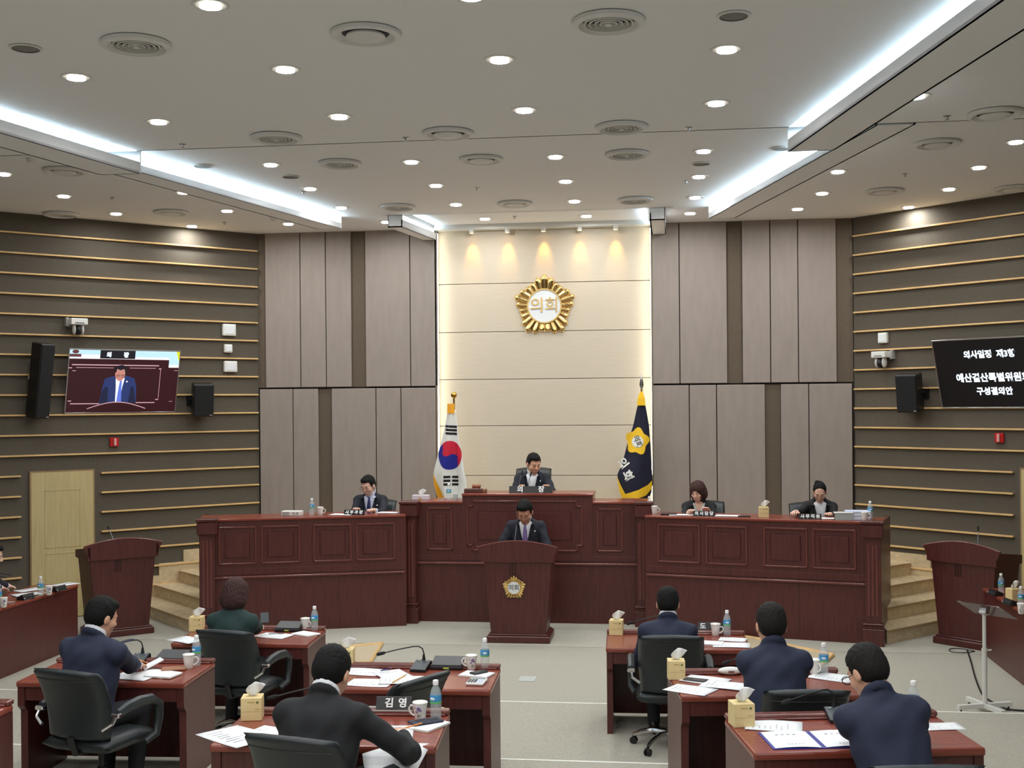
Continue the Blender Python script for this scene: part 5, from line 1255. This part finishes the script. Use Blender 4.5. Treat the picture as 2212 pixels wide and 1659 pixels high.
def person(label, head_px, Y, floor, heading, lean=.25, hp=.35, hy=0., hands=None, skin='skin', hair='hair_black', hairstyle='short', suit='suit_navy', shirt='shirt_white', tie=None, open_front=True, stand=False, spec=None, collar=True, female=False, fingers=True, curl=.5, res=.0065, seat=.46, side=0., elbow=None, pins=(), neck_v=False, hr=0., bulk=1., hs=1.):
    Rz = rotm('z', heading)
    toL = lambda w, root: Rz.T @ (np.array(w) - root)
    fs = (.93 if female else 1.0) * bulk
    Hc = np.array(aty(head_px[0], head_px[1], Y))
    # ---- skeleton in local coordinates (x right, y forward, z up), pelvis above the origin
    pz = (seat + .10) if not stand else .90
    hz = Hc[2] - floor
    u_sp = np.array([math.sin(side), math.sin(lean), math.cos(lean)]); u_sp /= np.linalg.norm(u_sp)
    nod = np.array([0, math.sin(min(.9, lean * .5 + hp * .55)), math.cos(min(.9, lean * .5 + hp * .55))])
    Rh = rotm('z', -hy) @ rotm('x', -hp) @ rotm('y', hr)
    hv = nod * .070 + Rh @ np.array([0, .014, .080])
    T = np.clip((hz - pz - hv[2]) / u_sp[2], .36, .60)
    pel = np.array([0, 0, pz]); nb = pel + u_sp * T; hc = nb + hv
    pz2 = hz - hc[2]
    pel[2] += pz2; nb[2] += pz2; hc[2] += pz2
    root = np.array([0., 0., float(floor)]); off = Rz @ hc; root[0] = Hc[0] - off[0]; root[1] = Hc[1] - off[1]
    fwd = np.cross(np.array([1, 0, 0]), u_sp) * -1; fwd = np.array([0, u_sp[2], -u_sp[1]]); fwd /= np.linalg.norm(fwd); rt = np.cross(fwd, u_sp)
    A = np.stack([rt, fwd, u_sp], 1)
    def tp(x, y, z): return nb + rt * x + fwd * y + u_sp * z      # torso point measured from the neck base
    sw = .168 * fs
    shR, shL = tp(sw, .005, -.072), tp(-sw, .005, -.072)
    l1, l2 = .285 * fs, .255 * fs
    arms = []
    for sg, sh, key in ((1, shR, 'R'), (-1, shL, 'L')):
        hw = hands.get(key) if hands else None
        tgt = toL(hw, root) if hw is not None else sh + np.array([sg * .02, .28, -.32])
        hint = np.array([sg * .42, -.35, -.8]) if not (elbow and key in elbow) else np.array(elbow[key])
        el, wr = ik(sh, tgt, l1, l2, hint); arms.append((sg, sh, el, wr))
    if stand: legs = [(s, pel + [s * .09, 0, -.02], np.array([s * .10, .03, .50]), np.array([s * .10, -.02, .09])) for s in (1, -1)]
    else: legs = [(s, pel + [s * .09, .02, -.02], np.array([s * .13, .40, pel[2] - .02]), np.array([s * .12, .36 if not female else .30, .10])) for s in (1, -1)]
    t = thing('person', label, 'person', tuple(root), heading)
    # ---- body (one continuous surface)
    HX = lambda P: (P - hc.astype(np.float32)) @ Rh.astype(np.float32)
    fsc = (.99 if female else 1.06) * hs
    def headf(P):
        q = HX(P) / fsc
        d = elp(q, (0, -.012, .034), (.074, .092, .086))
        d = smin(d, elp(q, (0, .022, -.032), (.060, .066, .082)), .03)
        d = smin(d, elp(q, (0, .034, -.078), (.044, .046, .040)), .025)
        d = smin(d, elp(q, (0, .066, -.098), (.018, .014, .014)), .018)
        d = smin(d, cap(q, (-.034, .074, .026), (.034, .074, .026), .010, .010), .014)
        for s in (-1, 1): d = smin(d, elp(q, (s * .038, .056, -.028), (.026, .024, .024)), .02); d = smax(d, -elp(q, (s * .031, .097, .007), (.017, .016, .010)), .010); d = smin(d, elp(q, (s * .031, .075, .006), (.015, .010, .009)), .006)
        d = smin(d, cap(q, (0, .084, .016), (0, .104, -.022), .0075, .0125), .010)
        for s in (-1, 1): d = smin(d, elp(q, (s * .011, .094, -.026), (.009, .010, .008)), .006)
        d = smin(d, cap(q, (-.018, .084, -.055), (.018, .084, -.055), .006, .006), .010); d = smin(d, cap(q, (-.015, .083, -.066), (.015, .083, -.066), .007, .007), .010)
        for s in (-1, 1): d = smin(d, elp(q, (s * .077, -.006, -.008), (.010, .021, .032)), .008)
        return d * fsc
    nk = .052 if not female else .043
    def handf(P, sg, el, wr):
        dr = (wr - el) / np.linalg.norm(wr - el)
        if dr[2] < -.25: dr = dr.copy(); dr[2] = -.25; dr /= np.linalg.norm(dr)
        up = np.array([0, 0, 1.0]); n = up - dr * (up @ dr); n /= np.linalg.norm(n); sd = np.cross(dr, n)      # sd points right of travel
        H = np.stack([sd, dr, n], 1); c = wr + dr * .045
        d = elp(P, c, (.040, .052, .016), H); d = smin(d, cap(P, wr - dr * .02, wr + dr * .012, .027, .027), .02)
        for k in range(4):
            b = wr + dr * .083 + sd * (-.030 + .020 * k) - n * .002
            L = (.062, .074, .070, .054)[k if sg < 0 else 3 - k]; c1 = b + (dr * math.cos(.25 * curl) - n * math.sin(.25 * curl)) * L * .5 + sd * (-.004 + .0027 * k); c2 = c1 + (dr * math.cos(1.5 * curl) - n * math.sin(1.5 * curl)) * L * .5
            d = smin(d, cap(P, b, c1, .0092, .0085), .006); d = smin(d, cap(P, c1, c2, .0085, .0072), .003)
        b = wr + dr * .03 - sd * sg * .030; c1 = b - sd * sg * .022 + dr * .030 - n * .008; c2 = c1 + dr * .032 + sd * sg * .006 - n * .006
        d = smin(d, cap(P, b, c1, .013, .0105), .010); d = smin(d, cap(P, c1, c2, .0105, .0085), .004)
        return d
    def bodyf(P):
        d = headf(P)
        d = smin(d, cap(P, hc + Rh @ np.array([0, -.03, -.05]), nb - u_sp * .03 + fwd * .012, nk, nk - .006), .025)
        d = smin(d, elp(P, tp(0, .0, -.19), (.135 * fs, .085 * fs, .20), A), .05)
        d = smin(d, elp(P, pel + [0, 0, .02], (.13, .09, .10)), .06)
        d = smin(d, cap(P, shL, shR, .042, .042), .04)
        for sg, sh, el, wr in arms: d = smin(d, cap(P, sh, el, .040, .034), .02); d = smin(d, cap(P, el, wr, .034, .024), .015)
        for s, a, k, b in legs: d = smin(d, cap(P, a, k, .055, .042), .03); d = smin(d, cap(P, k, b, .040, .028), .02)
        if fingers:
            for sg, sh, el, wr in arms: d = smin(d, handf(P, sg, el, wr), .012)
        return d
    allp = np.array([hc, nb, pel] + [q for a in arms for q in a[1:]] + [q for l in legs for q in l[1:]])
    lo, hi = allp.min(0) - .17, allp.max(0) + .19; lo[2] = max(lo[2], .03)
    body = link('body', surf(bodyf, lo, hi, res, 'body', skin), t)
    # ---- jacket
    rs = np.random.RandomState(int(abs(head_px[0])) % 1000); ph = rs.rand(6) * 6
    def torso(P, g=0.):
        d = elp(P, tp(0, .012, -.20), (.190 * fs + g, .118 * fs + g + (.012 if female else 0), .215), A)
        d = smin(d, elp(P, pel + u_sp * .10 + fwd * .012, (.172 * fs + g, .128 * fs + g, .20), A), .07)
        d = smin(d, elp(P, tp(0, -.008, -.11), (.172 * fs + g, .092 * fs + g, .10), A), .05)
        return smin(d, cap(P, shL + u_sp * .006, shR + u_sp * .006, .057 * fs + g, .057 * fs + g), .05)
    def jackf(P):
        d = torso(P)
        for sg in (1, -1): d = smin(d, cap(P, nb + u_sp * .004 - fwd * .012, (shR if sg > 0 else shL) + u_sp * .012, .048, .046), .045)
        d = smin(d, elp(P, pel + [0, .02, -.02], (.185 * fs, .15, .13)), .05)
        for sg, sh, el, wr in arms:
            wv = wr + (el - wr) / np.linalg.norm(wr - el) * .070
            d = smin(d, cap(P, sh, el, .060 * fs, .052 * fs), .03); d = smin(d, cap(P, el, wv, .052 * fs, .042 * fs), .02)
        wr_ = .0028 * np.sin(P[:, 2] * 26 + P[:, 0] * 22 + 2.2 * np.sin(P[:, 0] * 13 + ph[1]) + ph[0]) + .0018 * np.sin((P[:, 2] - P[:, 0]) * 44 + 2 * np.sin(P[:, 1] * 20 + ph[3]) + ph[2])
        for sg, sh, el, wr in arms:
            e = np.exp(-((P - el) ** 2).sum(1) / .008); wr_ += e * .005 * np.sin((P @ ((wr - sh) / np.linalg.norm(wr - sh))) * 120 + ph[4])
        d = d + wr_
        # collar roll at the back of the neck
        q = (P - tp(0, -.014, .026).astype(np.float32)) @ A.astype(np.float32)
        rr = np.sqrt((q[:, 0] / 1.0) ** 2 + (q[:, 1] / .92) ** 2); tor = np.sqrt((rr - .067) ** 2 + ((q[:, 2] - .006 + .45 * np.clip(q[:, 1], -.1, .1)) * .5) ** 2) - .011
        d = smin(d, tor, .016)
        # neck hole and front opening
        d = smax(d, -cap(P, nb + u_sp * .012 + fwd * .012, nb + u_sp * .20 + fwd * .03, .054, .072), .006)
        if open_front:
            q2 = (P - nb.astype(np.float32)) @ A.astype(np.float32)
            vee = np.maximum(np.abs(q2[:, 0]) - np.clip(.080 * (1 + q2[:, 2] / .34), .0, .085), .035 - q2[:, 1])
            vee = np.maximum(vee, -.34 - q2[:, 2]); d = np.maximum(d, -vee)
        return d
    jp = np.array([nb + u_sp * .08, pel - [0, 0, .16]] + [q for a in arms for q in a[1:]]); jlo, jhi = jp.min(0) - .12, jp.max(0) + .12
    jlo[:2] = np.minimum(jlo[:2], (pel - [.26, .26, 0])[:2]); jhi[:2] = np.maximum(jhi[:2], (pel + [.26, .26, 0])[:2])
    jk = link('jacket', surf(jackf, jlo, jhi, max(res, .0075), 'jacket', suit), t)
    if open_front:
        # lapels
        for sg in (-1, 1):
            m = MB()
            pts = [(.074, .02, .035), (.088, .05, -.02), (.112, .118, -.10), (.080, .128, -.15), (.018, .140, -.33), (.008, .140, -.34), (.060, .110, -.10), (.066, .055, -.02)]
            def pr(x, y, z):
                p = tp(sg * x, 0, z); P1_ = np.array([p + fwd * k for k in np.linspace(.25, -.02, 55)], np.float32); dd = torso(P1_); i = np.argmax(dd < .004); return Vector(P1_[i] + fwd * .004)
            vs = []
            for k in range(9):
                v = k / 8; z = .02 - .34 * v; xi = max(.006, .078 * (1 + z / .34)); xo = xi + .045 * math.sin(math.pi * min(1, .25 + v * .9)) ** .6 * (1 - v * .75)
                vs.append((pr(xi, 0, z), pr(xo, 0, z)))
            V = [[m.bm.verts.new(p) for p in row] for row in vs]
            for a_, b_ in zip(V, V[1:]): m.bm.faces.new((a_[0], a_[1], b_[1], b_[0]))
            o = m.build('lapel', suit, jk, smooth=True, angle=None); md = o.modifiers.new('thickness', 'SOLIDIFY'); md.thickness = .007; md.offset = 0
    for (ptx, ptz, col_, shp) in pins:
        p = tp(ptx, 0, ptz); P1_ = np.array([p + fwd * k for k in np.linspace(.3, 0, 80)], np.float32); i = np.argmax(jackf(P1_) < .001); q = Vector(P1_[i])
        M0 = Matrix.Translation(q) @ Matrix(((A[0][0], A[0][1], A[0][2], 0), (A[1][0], A[1][1], A[1][2], 0), (A[2][0], A[2][1], A[2][2], 0), (0, 0, 0, 1)))
        m = MB(); m.box(-shp[0], shp[0], -.006, .008, -shp[1], shp[1], .003, M=M0) if shp[0] > shp[1] * 1.3 else m.ell((0, 0, 0), (shp[0], .008, shp[1]), 12, 8, M=M0); m.build('lapel_pin', col_, jk)
    # ---- shirt with collar, cuffs, tie
    def shirtf(P):
        d = torso(P, -.012)
        q = (P - tp(0, .002, .034).astype(np.float32)) @ A.astype(np.float32)
        if collar:
            rr = np.sqrt(q[:, 0] ** 2 + (q[:, 1] / 1.02) ** 2); zc_ = np.clip(q[:, 2] - .012 + .42 * np.clip(q[:, 1], -.09, .09), -.022, .022); zz = q[:, 2] - .012 + .42 * np.clip(q[:, 1], -.09, .09)
            d = smin(d, np.sqrt((rr - nk - .013) ** 2 + (zz - zc_) ** 2) - .0055, .006)
        if neck_v: 
            q2 = (P - nb.astype(np.float32)) @ A.astype(np.float32); d = np.maximum(d, -np.maximum(np.abs(q2[:, 0]) - np.clip(.06 * (1 + q2[:, 2] / .13), 0, .08), .02 - q2[:, 1]))
        d = smax(d, -cap(P, nb - u_sp * .05, nb + u_sp * .2, nk + .002, nk + .012), .004)
        q3 = (P - pel.astype(np.float32)) @ u_sp.astype(np.float32)
        return np.maximum(d, .02 - q3)
    sp_ = np.array([nb + u_sp * .09, pel]); link('shirt', surf(shirtf, sp_.min(0) - [.25, .2, .02], sp_.max(0) + [.25, .2, .02], .0075, 'shirt', shirt), t)
    if collar:
        for sg, sh, el, wr in arms:
            u = (wr - el) / np.linalg.norm(wr - el); m = MB(); m.tube([Vector(wr - u * .065), Vector(wr - u * .016)], [.036, .034], 14, caps=False); m.build('cuff', shirt, t, smooth=True)
    if tie:
        def surfpt(z, lift): 
            p = tp(0, 0, z); P1_ = np.array([p + fwd * k for k in np.linspace(.25, -.02, 60)], np.float32); return P1_[np.argmax(shirtf(P1_) < 0)] + fwd * lift
        m = MB(); rows = [(-.005, .015), (-.03, .011), (-.06, .018), (-.14, .026), (-.24, .033), (-.33, .036)]
        V = [[m.bm.verts.new(Vector(surfpt(z, .006 if i > 1 else .012) + rt * s * w_)) for s in (-1, 0, 1)] for i, (z, w_) in enumerate(rows)]
        for a_, b_ in zip(V, V[1:]):
            for k in (0, 1): m.bm.faces.new((a_[k], a_[k + 1], b_[k + 1], b_[k]))
        o = m.build('tie', tie, t, smooth=True, angle=None); md = o.modifiers.new('thickness', 'SOLIDIFY'); md.thickness = .008; md.offset = 1
    # ---- hair
    def hairf(P):
        q = HX(P) / fsc; x, y, z = q[:, 0], q[:, 1], q[:, 2]
        nz = .0022 * np.sin(x * 190 + 3 * np.sin(z * 60)) * np.sin(y * 110 + z * 70)
        if hairstyle in ('short', 'thin'):
            b = .0 if hairstyle == 'short' else -.001
            d = elp(q, (0, -.014, .043), (.0825 + b, .101 + b, .092 + b)) + nz
            d = smin(d, elp(q, (0, -.035, .0), (.079 + b, .078 + b, .075)), .02)
            if hairstyle == 'short': d = smin(d, elp(q, (.012, .036, .094), (.052, .042, .026)), .02)
            t_ = np.clip((y + .035) / .05, 0, 1); t2 = np.clip((y - .030) / .018, 0, 1)
            zl = -.072 + .060 * t_ * t_ * (3 - 2 * t_) + .086 * t2 * t2 * (3 - 2 * t2) - .10 * np.clip(np.abs(x) - .055, 0, .03) * t2
            return np.maximum(d, zl - z) * fsc
        if hairstyle == 'bob':
            d = elp(q, (0, -.020, .036), (.102, .116, .104)); d = smin(d, elp(q, (0, -.034, -.050), (.114, .100, .102)), .05) + nz * 1.5
            d = smax(d, -elp(q, (0, .122, -.050), (.070, .108, .108)), .012)
            return np.maximum(d, -.140 - z) * fsc
        if hairstyle == 'up':
            d = elp(q, (0, -.014, .040), (.081, .100, .090)) + nz; d = smin(d, elp(q, (0, -.035, .0), (.078, .076, .07)), .02)
            d = smin(d, elp(q, (.010, -.088, .052), (.050, .040, .044)), .035); d = smin(d, elp(q, (.030, -.058, .112), (.030, .026, .022)), .010)
            t2 = np.clip((y - .02) / .03, 0, 1); zl = -.05 + .02 * np.clip((y + .03) / .04, 0, 1) + .128 * t2 + .6 * np.clip(.018 - np.abs(x), 0, .018) * t2
            return np.maximum(d, zl - z) * fsc
    hl = hc - .19; hh = hc + .19
    link('hair', surf(hairf, hl, hh, .006, 'hair', hair), t)
    MH = Matrix.Translation(Vector(hc)) @ Matrix([list(Rh[i]) + [0] for i in range(3)] + [[0, 0, 0, 1]]) @ Matrix.Scale(fsc, 4)
    for s in (-1, 1):
        MB().tube([MH @ Vector((s * .014, .0865, .024)), MH @ Vector((s * .030, .0865, .030)), MH @ Vector((s * .046, .076, .024))], [.003, .0036, .002], 6).build('eyebrow', 'brow', body)
        MB().tube([MH @ Vector((s * .018, .0845, .002)), MH @ Vector((s * .031, .0870, -.0005)), MH @ Vector((s * .044, .0795, .003))], [.0012, .0026, .0012], 6).build('eye', 'brow', body)
    MB().tube([MH @ Vector((-.020, .0855, -.060)), MH @ Vector((0, .0915, -.0605)), MH @ Vector((.020, .0855, -.060))], [.0012, .0030, .0012], 6).build('lips', 'lip', body)
    if spec:
        g_ = thing('spectacles', 'spectacles worn by ' + spec[1], 'spectacles', tuple(root), heading, 'worn spectacles')
        glasses_geo(g_, MH @ Matrix.Translation((0, .108, .004)) @ Matrix.Diagonal((1, 1.05, 1, 1)), spec[0])
        for s in (-1, 1): MB().lathe([(0, 0), (.026, 0)], 14, MH @ Matrix.Translation((s * .034, .1085, .004)) @ Matrix.Rotation(R(90), 4, 'X') @ Matrix.Diagonal((1, .66, 1, 1))).build('lens', mat('lens_clear', (220, 225, 230), .05, alpha=.12), g_)
    # ---- trousers and shoes
    def legf(P):
        d = elp(P, pel + [0, .0, -.03], (.165 * fs, .13, .12))
        for s, a, k, b in legs: d = smin(d, cap(P, a, k, .082 * fs, .064 * fs), .04); d = smin(d, cap(P, k, b, .064 * fs, .050), .025)
        return d
    lp = np.array([pel] + [q for l in legs for q in l[1:]]); link('trousers', surf(legf, lp.min(0) - .15, lp.max(0) + .15, .014, 'trousers', 'trouser_dark'), t)
    for s, a, k, b in legs:
        m = MB(); m.ell((b[0], b[1] + .06, .045), (.045, .135, .045), 14, 8); m.ell((b[0], b[1] - .01, .07), (.04, .055, .055), 12, 8); m.build('shoe', 'shoe_black', t, smooth=True, angle=None)
    return t
def hand_at(px, z, dz=.035): p = atz(px[0], px[1], z); return np.array([p.x, p.y, z + dz])
FACE, AWAY = math.pi, 0.0
yS3, yS4, yS5 = wing_y(-2.0, .36), wing_y(2.2, .36), wing_y(3.4, .36)
WHT, GLD = 'cap_white', 'fringe_yellow'
person('man in dark blazer and open white collar seated in the high chair', (1153, 1002), 16.22, ZCP, FACE, .18, .40, -.55, dict(L=(aty(1185, 1056, 15.84).x, 15.84, ZCH + .04), R=(aty(1122, 1060, 15.86).x, 15.86, ZCH + .03)), 'skin', 'hair_black', 'short', 'suit_ink', pins=((-.115, -.08, WHT, (.010, .010)), (-.135, -.21, GLD, (.026, .020))), bulk=1.08, hs=1.06)
person('man in navy suit with purple tie standing at the centre lectern', (1134, 1106), 14.74, 0, FACE, .16, .62, .05, dict(L=(.22, 14.42, 1.02), R=(-.36, 14.42, 1.02)), 'skin_dark', 'hair_black', 'short', 'suit_ink', tie='tie_purple', stand=True, spec=('gold_rim', 'the man standing at the centre lectern'), pins=((-.12, -.10, WHT, (.011, .011)),), bulk=1.08, hs=1.12)
person('man in dark suit and navy tie seated behind the left bench wing', (796, 1049), yS3 + .42, ZST, FACE, .15, .42, .35, dict(L=(aty(808, 1112, yS3).x, yS3, ZW + .03), R=(aty(766, 1112, yS3).x, yS3 + .04, ZW + .03)), 'skin_fair', 'hair_black', 'short', 'suit_ink', 'shirt_blue', tie='tie_navy', spec=('gold_rim', 'the man at the left bench wing'), pins=((-.12, -.11, WHT, (.022, .008)),))
person('woman with brown bob in black jacket seated at the right bench wing', (1507, 1062), yS4 + .38, ZST, FACE, .18, .40, .40, dict(R=(aty(1489, 1113, yS4).x, yS4, ZW + .03), L=(aty(1532, 1118, yS4).x, yS4 + .06, ZW + .03)), 'skin_fair', 'hair_brown', 'bob', 'suit_black', 'blouse_grey', collar=False, female=True, neck_v=True, pins=((-.09, -.16, 'label_white', (.035, .008)),))
person('woman with hair up in black jacket and striped blouse, right bench wing', (1771, 1063), yS5 + .40, ZST, FACE, .20, .60, .12, dict(R=(aty(1718, 1108, yS5).x, yS5, ZW + .06), L=(aty(1795, 1120, yS5).x, yS5 + .04, ZW + .03)), 'skin_fair', 'hair_black', 'up', 'suit_black', mat('blouse_stripe', (226, 228, 232), .7), collar=False, female=True, spec=('gold_rim', 'the woman with hair up'), pins=((-.11, -.11, WHT, (.02, .008)), (-.115, -.19, 'label_white', (.034, .008))))
LV = STEP
person('woman with brown bob in dark green jacket seen from behind', (511, 1284), 9.46, LV[1], AWAY - .04, .16, .30, .15, dict(R=hand_at((566, 1366), DZ['L1']), L=hand_at((470, 1366), DZ['L1'])), 'skin_fair', 'hair_brown', 'bob', 'suit_green', collar=False, female=True, open_front=False, res=.007)
person('man in navy suit writing at the far left desk', (220, 1334), 7.53, LV[2], AWAY - .26, .22, .35, .34, dict(R=hand_at((304, 1450), DZ['L2o']), L=hand_at((262, 1448), DZ['L2o'])), 'skin', 'hair_black', 'short', 'suit_blue', elbow=dict(R=(.55, -.2, -.9)), bulk=1.12, res=.0075)
person('man in black suit leaning over the left foreground desk', (716, 1456), 5.86, LV[3], AWAY - .10, .42, .62, .05, dict(R=hand_at((866, 1606), DZ['L3'], .045), L=hand_at((735, 1590), DZ['L3'])), 'skin', 'hair_black', 'thin', 'suit_black', elbow=dict(R=(1, -.5, -.5)), bulk=1.08, hs=1.04, res=.008)
person('man in navy suit seen from behind in the right front row', (1443, 1305), 9.66, LV[1], AWAY, .30, .30, 0, dict(R=hand_at((1484, 1392), DZ['R1']), L=hand_at((1408, 1392), DZ['R1'])), 'skin', 'hair_black', 'short', 'suit_blue', res=.008)
person('man in navy suit leaning on the right middle desk', (1666, 1352), 7.62, LV[2], AWAY + .08, .36, .30, -.08, dict(L=hand_at((1660, 1484), DZ['R2']), R=hand_at((1708, 1478), DZ['R2'])), 'skin', 'hair_grey', 'thin', 'suit_blue', collar=False, elbow=dict(L=(-1.0, -.4, -.1), R=(1, -.3, -.2)), res=.008, hs=1.05)
person('man in navy suit with glasses bending over the right foreground desk', (1874, 1452), 6.02, LV[3], AWAY + .12, .50, .55, -.55, dict(L=hand_at((1852, 1584), DZ['R3']), R=hand_at((1960, 1584), DZ['R3'])), 'skin', 'hair_grey', 'thin', 'suit_blue', collar=False, spec=('black_plastic', 'the man bending over the right foreground desk'), elbow=dict(L=(-.6, -.4, -.7), R=(.6, -.4, -.7)), side=-.13, res=.008)
person('man in dark suit cut off by the left photo edge', (-16, 1200), 12.15, 0, -1.25, .46, .35, 0, dict(R=hand_at((14, 1283), .735), L=hand_at((22, 1276), .735)), 'skin_fair', 'hair_black', 'short', 'suit_ink')
spawn('chair', build_chair, 'black chair of the man cut off by the left photo edge', (-6.02, 12.02, 0), -1.3, 'black leather office chairs')
# things held or lying by the hands
p = hand_at((330, 1444), DZ['L2o'], .03); o = MB().box(-.045, .045, -.075, .075, 0, .008, .001).build('note_card', 'paper'); tag(o, 'small white pad held by the man writing at far left', 'notepad'); o.matrix_world = Matrix.Translation(p) @ Matrix.Rotation(R(-50), 4, 'Z') @ Matrix.Rotation(R(22), 4, 'X')
p = hand_at((572, 1358), DZ['L1'], .05); o = MB().box(-.037, .037, -.005, .005, 0, .12, .003).build('held_phone', 'device_grey'); tag(o, 'grey phone held by the woman in green', 'phone'); o.matrix_world = Matrix.Translation(p) @ Matrix.Rotation(R(20), 4, 'Z') @ Matrix.Rotation(R(-50), 4, 'X')
def held_pen(label, a, d, mt):
    t = thing('pen', label, 'pen', tuple(a), 0, 'pens'); d = Vector(d); MB().tube([(0, 0, 0), d * .85], .004, 6).build('barrel', mt, t); MB().tube([d * .85, d], [.004, .001], 6).build('tip', 'steel', t)
mat('pen_orange', (226, 140, 60), .4)
held_pen('orange pen in the hand of the man in black', hand_at((912, 1578), DZ['L3'], .04), (-.10, -.06, -.02), 'pen_orange')
held_pen('orange pen in the hand of the man writing at far left', hand_at((294, 1440), DZ['L2o'], .06), (.09, .04, -.05), 'pen_orange')
held_pen('blue pen in the hand of the woman with hair up', (aty(1722, 1098, yS5 - .05).x, yS5 - .06, ZW + .15), (-.03, -.02, -.12), 'pen_blue')
A_, B_, C_, D_ = aty(783, 1628, 5.84), aty(932, 1606, 6.06), aty(888, 1690, 5.72), aty(800, 1684, 5.66)
m = MB(); m.grid(lambda u, v: (A_ * (1 - u) + B_ * u) * (1 - v) + (D_ * (1 - u) + C_ * u) * v + Vector((0, -.03 * math.sin(math.pi * v), .02 * math.sin(math.pi * u))) - A_, 8, 8)
o = m.build('hanging_sheet', 'paper', smooth=True, angle=None); o.location = A_; md = o.modifiers.new('thickness', 'SOLIDIFY'); md.thickness = .0015; tag(o, 'white sheet hanging over the front edge of the left foreground desk', 'paper')
